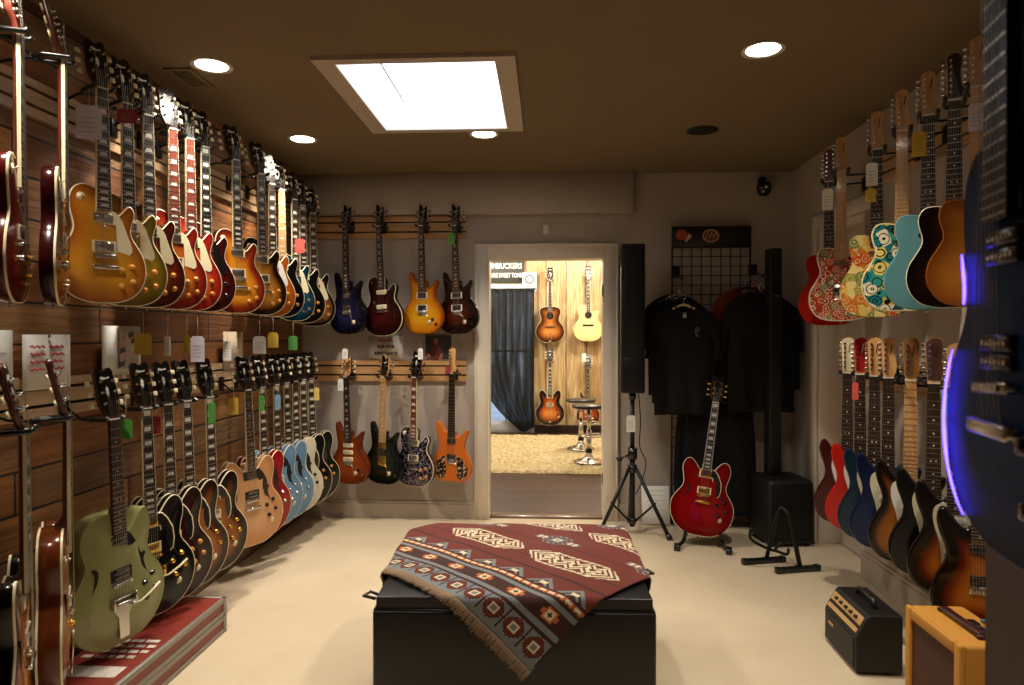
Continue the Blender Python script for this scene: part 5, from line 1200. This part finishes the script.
# ---- shirts
M_SHIRTS = {}
def shirt_mat(nm, c): return plain('cotton_' + nm, c, .95, 0, 0, .25, 25, .2)
TEE = [(0, -.74), (.24, -.745), (.245, -.45), (.237, -.235), (.245, -.22), (.25, -.36), (.318, -.355), (.305, -.2), (.265, -.075), (.19, -.022), (.095, .018), (.07, .012), (.05, -.03), (0, -.055)]
SLEEVELESS = [(0, -.74), (.24, -.745), (.238, -.45), (.23, -.24), (.222, -.14), (.21, -.035), (.095, .018), (.07, .012), (.05, -.03), (0, -.055)]
LONG = [(0, -.74), (.25, -.745), (.252, -.45), (.242, -.215), (.25, -.25), (.275, -.66), (.34, -.655), (.32, -.22), (.27, -.07), (.19, -.02), (.095, .02), (.07, .012), (.05, -.025), (0, -.05)]
def garment(prof, seed, thick=.032, flare=0.):
    half = [(x*(1), z) for x, z in prof]; o = ccw(mirror(half)); o = [p for i, p in enumerate(o)]
    # refine straight edges
    r = []
    for i in range(len(o)):
        a, b = o[i], o[(i+1) % len(o)]; k = max(1, int(math.hypot(b[0]-a[0], b[1]-a[1])/.03)); r += [(a[0]+(b[0]-a[0])*j/k, a[1]+(b[1]-a[1])*j/k) for j in range(k)]
    vs, fs = sheet(r, .028); n = len(r); mb = MB(); rr = random.Random(seed); ph = [rr.uniform(0, 6) for _ in range(6)]
    def off(x, z):
        d = min(1, poly_dist((x, z), r)/.05); low = min(1, max(0, -z-.1)/.6)
        f = .010*low*math.sin(x*34+ph[0]+z*2) + .005*math.sin(x*60+z*9+ph[1])*low + .003*math.sin(z*22+x*15+ph[2])
        return d*thick/2, f
    for s in (-1, 1):
        b = len(mb.v)
        for i, (x, z) in enumerate(vs):
            h, f = off(x, z); h = 0 if i < n else h; mb.v.append((x, s*h+f+.002*s, z))
        for f in fs: mb.face([b+i for i in (f if s < 0 else reversed(f))], 0, True)
    k = len(vs)
    for i in range(n): a, c = i, (i+1) % n; mb.face((a, k+a, k+c, c), 0, True)
    return mb.mesh('cloth')
def coat_hanger(x, y, z, rz, col, label, hs=1.):
    h = thing('coat_hanger', label, 'hanger', (x, y, z), rz, 'shirt hangers'); h.scale = (hs, 1, hs); mb = MB()
    mb.tube([(-.2, 0, -.075), (-.1, 0, -.022), (-.03, 0, .012), (0, 0, .018), (.03, 0, .012), (.1, 0, -.022), (.2, 0, -.075)], [.009, .011, .011, .011, .011, .011, .009], 8); put('shoulder_bar', mb, col, h)
    mb = MB(); mb.tube([(0, 0, .02), (0, 0, .055), (.012, 0, .07), (.02, 0, .088), (.008, 0, .105), (-.008, 0, .1), (-.014, 0, .086)], .0035, 6); put('hook', mb, CHROME, h); return h
GSH = 'shirts on the wire grid'
def shirt(x, y, z, rz, mat, prof, seed, label, hcol=None, hlabel=None, sc=1.):
    s = thing('shirt', label, 'shirt', (x, y, z), rz, GSH); s.scale = (sc, 1, min(1.08, sc*1.22))
    c = put('cloth', garment(prof, seed), mat, s)
    mb = MB(); mb.tube([(-.075, .0, .014), (-.055, -.022, -.022), (0, -.03, -.05), (.055, -.022, -.022), (.075, .0, .014), (.04, .02, .012), (0, .022, .008), (-.04, .02, .012)], .007, 6, closed=True); put('collar', mb, mat, s)
    if hcol: coat_hanger(x, y, z+.0, rz, hcol, hlabel, sc)
    return s
SB = shirt_mat('black', '#050506'); SG = shirt_mat('charcoal', '#131316'); SO = shirt_mat('rust', '#7a2a12'); SN = shirt_mat('navy', '#07080f')
WOODH = wood('hanger_cream', '#bfae84', '#d4c59c', .4, .3)
def arm_bar(x, z, label):
    a = thing('display_arm', label, 'display arm', (x, GY-.01, z), 0, None); mb = MB(); mb.tube([(0, 0, 0), (0, -.1, -.02), (0, -.24, -.06), (0, -.245, -.045)], .006, 8); put('rod', mb, BLACKM, a); mb = MB(); mb.rbox(-.03, .03, -.008, .008, -.03, .05, .003, 1); put('bracket', mb, BLACKM, a)
xl, xr = .945, 1.50
arm_bar(xl+.0, 1.835, 'slanted black display arm over the shirts by the tripod loudspeaker'); arm_bar(xr, 1.85, 'slanted black display arm over the shirts by the corner'); arm_bar(1.20, .97, 'slanted black display arm holding the lower dark garments')
shirt(xl-.015, 5.005, 1.66, .02, SB, TEE, 1, 'black shirt at the wall end of the arm nearer the doorway', CHROME, 'shiny metal hanger behind the front shirt near the doorway', .78)
shirt(xl+.005, 4.93, 1.625, .0, SG, TEE, 2, 'charcoal grey shirt just behind the front printed black shirt', BLACKP, 'black hanger of the charcoal shirt', .8)
fs_ = shirt(xl+.02, 4.855, 1.585, -.03, SB, TEE, 3, 'front black shirt with small pale chest print on a cream hanger', WOODH, 'cream wooden hanger of the front printed shirt', .84)
mb = MB(); mb.box(-.012, .016, -.034, -.0325, -.075, -.04); put('neck_label', mb, plain('print_pale', '#b9b6b0', .8), fs_)
mb = MB()
mb.tube([(.105+.018*math.cos(a), -.036+.002*math.sin(a*2), -.165+.024*math.sin(a)) for a in [2*PI*i/14 for i in range(12)]], .0035, 5); mb.box(.092, .118, -.0375, -.0345, -.205, -.196); mb.box(.1, .112, -.0375, -.0345, -.175, -.155)
put('chest_print', mb, plain('print_grey', '#6f6f74', .8), fs_)
shirt(xr-.05, 5.005, 1.715, -.02, SO, TEE, 4, 'rust orange shirt peeking out behind the black ones by the corner', BLACKP, 'black hanger of the rust orange shirt', .86)
shirt(xr+.01, 4.93, 1.675, -.03, SG, LONG, 5, 'long-sleeved charcoal top on the arm by the corner', BLACKP, 'black hanger of the long-sleeved charcoal top', .84)
shirt(xr+.0, 4.855, 1.65, -.04, SB, TEE, 6, 'front black shirt of the arm nearest the corner', BLACKP, 'black hanger of the front shirt by the corner', .92)
shirt(1.19, 5.0, .92, .0, SN, SLEEVELESS, 7, 'dark navy sleeveless top hanging low behind the red guitar', BLACKP, 'black hanger of the low navy top', 1.1)
shirt(1.23, 4.925, .90, -.03, SB, SLEEVELESS, 8, 'black garment hanging low in front of the navy one', BLACKP, 'black hanger of the low black garment', 1.1)
# ---- white sheet leaning on the baseboard
mb = MB(); mb.rbox(-.1, .1, -.006, .006, 0, .275, .002, 1)
bx = put('paper_board', mb, BLANKPAPER); bx.location = (ratio(657)*5.0, 5.02, .004); bx.rotation_euler = (-.2, 0, 0); tag(bx, 'white sheet of board leaning on the baseboard behind the tripod', 'board')
mb = MB()
for k in range(5): mb.box(-.06, .07-.02*(k % 2), -.0068, -.0058, .24-.035*k, .243-.035*k)
put('faint_lines', mb, plain('faint_grey', '#b5b3b5', .8), bx)
# ---- amplifiers
am = thing('guitar_amplifier', 'small black amplifier with a tan control strip on the carpet by the bare wall', 'amplifier', (1.262, 2.995, 0), math.radians(-90-1.5))
mb = MB(); w, d, h = .335, .185, .245                                  # local: front faces -y
prof = [(-.0, .012), (-.0, .15), (.045, h-.012), (.055, h), (d, h), (d, .012)]
mb.add([(-w/2, y, z) for y, z in prof] + [(w/2, y, z) for y, z in prof], [(i, (i+1) % 6, 6+(i+1) % 6, 6+i) for i in range(6)] + [tuple(range(5, -1, -1)), tuple(range(6, 12))]); bo = put('cabinet', mb, plain('amp_vinyl_black', '#080606', .5, 0, 0, .2, 200, .2), am); bv = bo.modifiers.new('round', 'BEVEL'); bv.width = .007; bv.segments = 2
mb = MB(); mb.box(-w/2+.02, w/2-.02, -.003, .001, .025, .145); put('grille', mb, M_GRIL, am)
nrm = math.atan2(.095-.012, .045)
Mp = Matrix.Translation((0, 0, .15)) @ Matrix.Rotation(math.radians(28.5), 4, 'X').inverted()
M_TAN = wood('amp_tan_strip', '#b08a55', '#cfa970', .5, .1, 1., 'x')
mb = MB(); mb.box(-w/2+.018, w/2-.018, -.004, .002, .018, .036, 0, Mp); mb.box(-w/2+.018, w/2-.018, -.004, .002, .052, .088, 0, Mp); put('control_panel', mb, M_TAN, am)
for k in range(5): mb = MB(); mb.cyl((-.1+.05*k, -.004, .07), (-.1+.05*k, -.016, .07), .008, .007, 10, M=Mp); put('knob', mb, BLACKP, am)
mb = MB(); mb.box(-.11, -.06, -.0045, -.002, .10, .112); put('front_bar', mb, M_TAN, am)
mb = MB(); mb.tube([(-.09, .11, h), (-.07, .11, h+.028), (0, .11, h+.035), (.07, .11, h+.028), (.09, .11, h)], .009, 8); put('handle', mb, BLACKP, am)
ta = thing('guitar_amplifier', 'yellow tweed amplifier with dark brown grille in front of the lowest sunburst guitar', 'amplifier', (1.275, 2.325, 0), math.radians(-90-1))
t = NT('tweed_cloth'); t.set(Roughness=.7); wv = t.add('ShaderNodeTexWave'); wv.inputs['Scale'].default_value = 120; t.link(t.coord((1, 1, 1), (0, .8, .8)), wv.inputs['Vector']); t.color(t.ramp(wv.outputs['Fac'], [(.2, '#b5761f'), (.8, '#d39a3c')])); t.bump(wv.outputs['Fac'], .2, .002)
w, d, h = .335, .2, .425; mb = MB(); fw = .036
mb.rbox(-w/2, w/2, .014, d, .01, h, .014, 3); bo = put('cabinet', mb, t.m, ta)
mb = MB(); mb.rbox(-w/2, -w/2+fw, 0, .02, .01, h, .006, 2); mb.rbox(w/2-fw, w/2, 0, .02, .01, h, .006, 2); mb.rbox(-w/2+fw, w/2-fw, 0, .02, h-fw*1.1, h, .006, 2); mb.rbox(-w/2+fw, w/2-fw, 0, .02, .01, .01+fw, .006, 2); put('front_frame', mb, t.m, ta)
mb = MB(); mb.box(-w/2+fw-.002, w/2-fw+.002, .009, .016, .04, h-.03); put('grille', mb, plain('oxblood_grille', '#4a2a16', .8, 0, 0, .3, 300, .3), ta)
mb = MB(); mb.rbox(-.11, .11, .085, .115, h+.004, h+.02, .006, 2); mb.rbox(-.12, -.1, .083, .117, h-.001, h+.014, .004, 1); mb.rbox(.1, .12, .083, .117, h-.001, h+.014, .004, 1); put('handle', mb, plain('leather_oxblood', '#3a140c', .4, 0, .2), ta)
for sx in (-1, 1):
    for yy in (.03, d-.03): mb = MB(); mb.cyl((sx*.13, yy, 0), (sx*.13, yy, .012), .012, n=10); put('foot', mb, BLACKP, ta)
# cable and clip lying on the tweed amp
cbm = MB(); cbm.tube(spline([(1.445, 2.33, .435), (1.45, 2.31, .445), (1.45, 2.29, .49), (1.43, 2.28, .525)], 6, False), .007, 8)
o = put('ribbon_tie', cbm, plain('blue_ribbon', '#3a6f9a', .6)); tag(o, 'short blue ribbon standing up from the top of the tweed amplifier', 'ribbon')
cbm = MB(); cbm.tube(spline([(1.385, 2.32, .432), (1.41, 2.26, .436), (1.43, 2.2, .434), (1.40, 2.17, .432)], 6, False), .007, 8); cbm.rbox(1.385, 1.415, 2.285, 2.325, .4255, .445, .005, 2)
o = put('tuner_clip', cbm, plain('gloss_black', '#060607', .18, 0, .8)); tag(o, 'black clip-on tuner lying on the tweed amplifier beside its handle', 'tuner')
# ---- notices
def notice(name, label, cat, x, y, z, face, w, h, draw, mat=None, curl=.004):
    n = thing(name, label, cat, (x, y, z), face); m = MB(); k = 8
    for s in range(k+1):
        u = s/k-.5; yy = -curl*math.sin(u*5)-.003; m.v += [(u*w, yy, -h/2), (u*w, yy, h/2)]
    for s in range(k): m.face((2*s, 2*s+2, 2*s+3, 2*s+1), 0, True)
    sh = put('sheet', m, mat or BLANKPAPER, n); so = sh.modifiers.new('thick', 'SOLIDIFY'); so.thickness = .0006
    draw(n, w, h, -curl-.0045); return n
INKR = plain('red_ink', '#b0464a', .8); INKB = plain('black_ink', '#1a1a1c', .8)
def red_lines(n, w, h, y):
    mb = MB(); rr = random.Random(3)
    for k in range(5):
        z = h*(.28-.135*k); x = -w*.38 if k < 4 else -w*.05
        for q in range(2 if k < 4 else 1):
            wd_ = w*rr.uniform(.28, .34); mb.tube([(x+wd_*j/8, y, z+.004*math.sin(j*2.1+k)) for j in range(9)], .0035, 4); x += wd_+w*.1
    put('writing', mb, INKR, n); mb = MB(); mb.cyl((0, y, h*.47), (0, y-.006, h*.47), .006, n=8); put('pin', mb, plain('green_pin', '#4b8a5a', .4), n)
def drawing(n, w, h, y):
    mb = MB(); mb.box(-w*.1, w*.42, y-.0005, y+.001, -h*.38, h*.38); put('picture', mb, plain('photo_beige', '#b39a84', .7, 0, 0, .3, 25), n)
    for x, z in ((-.05, -.28), (-.03, .0), (.28, .2), (.2, .32)):
        mb = MB(); mb.prism(turned([(-.02, -.01), (.02, -.012), (.024, .008), (-.016, .012)], .3, x*w, z*h), y-.0012, y-.0003, 0, smooth_side=False); put('picture_detail', mb, plain('photo_dark', '#4a3f3c', .7), n)
def blank(n, w, h, y):
    for za, xe in ((-.2, .25), (.1, .3)): mb = MB(); mb.box(-w*.2, w*xe, y, y+.001, h*za, h*(za+.02)); put('writing', mb, plain('faint_grey', '#b5b3b5', .8), n)
lw = XL+.0285; LF = math.radians(90)
def lnotice(px, z, w, h, label, draw, mat=None):
    notice('paper_notice', label, 'notice', lw, y_at(px, XL), z, LF, w, h, draw, mat)
lnotice(39, 1.285, .235, .20, 'white sheet with red handwriting pinned to the plank wall', red_lines)
lnotice(115, 1.318, .26, .21, 'white sheet with a brownish picture on the plank wall behind the sage green guitar headstock', drawing)
lnotice(228, 1.295, .24, .22, 'beige sheet on the plank wall between the lower and upper rows', blank, plain('beige_paper', '#cdb9a0', .8))
lnotice(-16, 1.30, .16, .2, 'white sheet cut off by the edge of the picture on the plank wall', blank)
def ask(n, w, h, y):
    for s, z, sz, m in (('PLEASE', .055, .034, INKR), ('ASK FOR', .005, .034, INKB), ('ASSISTANCE', -.045, .032, INKB)): put('lettering', text_mesh(s, sz, .0004, bold=.001), m, n, loc=(.0, y, z), rot=(PI/2, 0, 0))
notice('paper_notice', 'white notice with red and black capitals above the lower far-wall rail', 'notice', ratio(386)*YB, YB-.003, 1.292, 0, .265, .185, ask)
def player(n, w, h, y):
    mb = MB(); mb.prism([(-w*.5+.004, -h*.5+.004), (w*.5-.004, -h*.5+.004), (w*.5-.004, h*.5-.004), (-w*.5+.004, h*.5-.004)], y-.0005, y+.001, 0, smooth_side=False); put('picture', mb, plain('photo_slate', '#35333b', .5), n)
    mb = MB(); mb.prism(spline([(-.075, -.09), (.02, -.09), (.03, -.03), (.01, .01), (-.01, .025), (-.03, .02), (-.06, -.01), (-.085, -.05)], 4), y-.0012, y-.0004, 0, smooth_side=False); put('printed_figure', mb, plain('photo_maroon', '#5a241f', .5, 0, 0, .4, 40), n)
    mb = MB(); mb.prism([(-.018+.019*math.cos(2*PI*i/16), .047+.026*math.sin(2*PI*i/16)) for i in range(16)], y-.0014, y-.0006, 0, smooth_side=False); mb.prism([(-.09, -.075), (-.06, -.085), (-.055, -.06), (-.08, -.045)], y-.0014, y-.0006, 0, smooth_side=False); mb.prism([(.0, -.09), (.03, -.09), (.035, -.05), (.02, -.045)], y-.0014, y-.0006, 0, smooth_side=False); put('printed_figure', mb, plain('photo_skin', '#a5694e', .6), n)
notice('photo_poster', 'framed-looking dark photo poster of a seated player above the lower far-wall rail', 'poster', ratio(438.5)*YB, YB-.003, 1.294, 0, .205, .19, player)
# ---- price tags
PY = plain('tag_yellow', '#c9a52c', .7); PG = plain('tag_green', '#4f9a3a', .7); PR = plain('tag_red', '#8f1f22', .7); PC = plain('tag_coral', '#e0554a', .7); PB = plain('tag_blue', '#7fb0d0', .7); PW_ = plain('tag_lilac', '#d3cfe0', .7)
def ltag(px, py, X, w, h, mat, label, a=50, string=.09):
    Y = y_at(px, X); zc = Y - X*T; z = EYE-(py-336)*zc/F
    price_tag(label, X, Y, z-h/2, math.radians(a), w, h, mat, string)
ltag(143, 344, -1.72, .065, .09, PY, 'large yellow price tag below the olive-gold guitar', 30)
ltag(167.5, 346, -1.65, .03, .085, BLANKPAPER, 'narrow white price tag turned edge-on under the cherry burst guitar', -10)
ltag(186.5, 344, -1.65, .03, .085, PY, 'narrow yellow price tag turned edge-on under the upper plank-wall row', -12)
ltag(197.5, 349, -1.62, .06, .12, PW_, 'pale lilac price tag hanging below the dark wine red guitar', 20)
ltag(227, 351, -1.65, .04, .10, BLANKPAPER, 'white price tag hanging in front of the beige sheet', 20)
ltag(259.5, 345, -1.62, .07, .10, BLANKPAPER, 'white printed price tag below the tobacco burst guitar', 20)
ltag(273, 340, -1.62, .06, .09, PY, 'yellow price tag below the amber honey guitar', 20)
ltag(293, 343, -1.62, .055, .09, PG, 'green price tag below the teal guitar', 20)
ltag(90, 123, -1.69, .085, .125, PW_, 'big grey-lilac tag at the headstock of the tea-brown guitar', 20, .06)
ltag(128.5, 117, -1.61, .07, .055, PR, 'dark red tag at the headstock of the olive-gold guitar', 20, .05)
ltag(300, 246, -1.56, .058, .09, PC, 'coral red tag on the neck of the black corner guitar', 15, .05)
ltag(125, 429, -1.62, .05, .075, PG, 'bright green tag by the neck of the sage green guitar', 20, .08)
ltag(155, 425, -1.67, .04, .075, PR, 'small dark red tag by the neck of the black bound guitar', 20, .08)
ltag(211.5, 413, -1.61, .032, .10, PG, 'green tag on the neck of the dark sunburst hollow guitar', 20, .06)
ltag(233, 406, -1.67, .05, .09, PY, 'yellow tag hanging in shade before the natural blond guitar', 20, .06)
ltag(261.5, 403, -1.58, .03, .085, PG, 'green tag on the neck of the cherry red hollow guitar', 10, .05)
ltag(277.5, 402, -1.58, .032, .085, PB, 'light blue tag on the neck of a pale blue guitar', 10, .05)
ltag(316.5, 394, -1.56, .034, .085, plain('tag_pale_yellow', '#dfc66a', .7), 'pale yellow tag on the neck of the dark olive guitar', 10, .05)
def btag(px, py, w, h, mat, label, Y=YB-.2, string=.05): price_tag(label, ratio(px)*Y, Y, EYE-(py-336)*Y/F-h/2, 0, w, h, mat, string)
btag(451.5, 238.5, .045, .085, PG, 'green tag beside the neck of the red-brown burst guitar')
btag(345, 354, .042, .075, BLANKPAPER, 'white tag above the headstock of the chestnut guitar')
btag(340.5, 385.5, .04, .085, BLANKPAPER, 'white tag beside the neck of the chestnut guitar')
btag(420.5, 354, .036, .08, BLANKPAPER, 'white tag at the headstock of the scribbled black guitar')
btag(448, 370, .035, .06, PR, 'small red tag beside the headstock of the orange guitar')
def rtag(px, py, X, w, h, mat, label, string=.06): 
    Y = y_at(px, X); zc = Y - X*T; price_tag(label, X, Y, EYE-(py-336)*zc/F-h/2, math.radians(-25), w, h, mat, string)
rtag(827, 200, 1.53, .055, .115, BLANKPAPER, 'white price tag at the neck of the plain red slab guitar')
rtag(871, 175, 1.55, .05, .11, BLANKPAPER, 'white price tag at the neck of the yellow flower-print guitar')
rtag(870, 196, 1.535, .045, .065, PY, 'small yellow tag below the white one by the yellow flower-print guitar', .07)
rtag(918, 145, 1.52, .05, .10, PY, 'yellow price tag at the neck of the turquoise guitar')
rtag(975, 118, 1.56, .05, .10, PW_, 'pale tag at the neck of the butterscotch amber guitar')
rtag(855.5, 391, 1.53, .028, .085, PC, 'slim red tag between the necks of the two red guitars', .05)
rtag(947, 401, 1.54, .03, .09, plain('tag_mint', '#7fb59a', .7), 'mint green tag beside the neck of the dark red-brown sunburst guitar')
price_tag('white price tag on the neck of the red-brown guitar behind the bar stools', ratio(584)*9.56, 9.56, 1.02, 0, .06, .12, BLANKPAPER)

# ================================================================= CAMERA, WORLD, VIEW
cd = bpy.data.cameras.new('camera'); cd.sensor_width = 36; cd.lens = 36*F/1024; cd.clip_start = .02
cam = bpy.data.objects.new('camera', cd); LINK(cam); cam.location = (0, 0, EYE)
cam.rotation_euler = (PI/2 - math.atan(6.5/F), 0, math.atan(T)); SC.camera = cam
cd.dof.use_dof = True; cd.dof.focus_distance = 4.4; cd.dof.aperture_fstop = 6
w = bpy.data.worlds.new('daylight'); SC.world = w; w.use_nodes = True
bg = w.node_tree.nodes['Background']; bg.inputs[0].default_value = (.75, .86, 1, 1); bg.inputs[1].default_value = WORLD
SC.view_settings.view_transform = 'Standard'; SC.view_settings.look = 'None'; SC.view_settings.gamma = 1; SC.view_settings.use_curve_mapping = False
SC.view_settings.exposure = EXPO
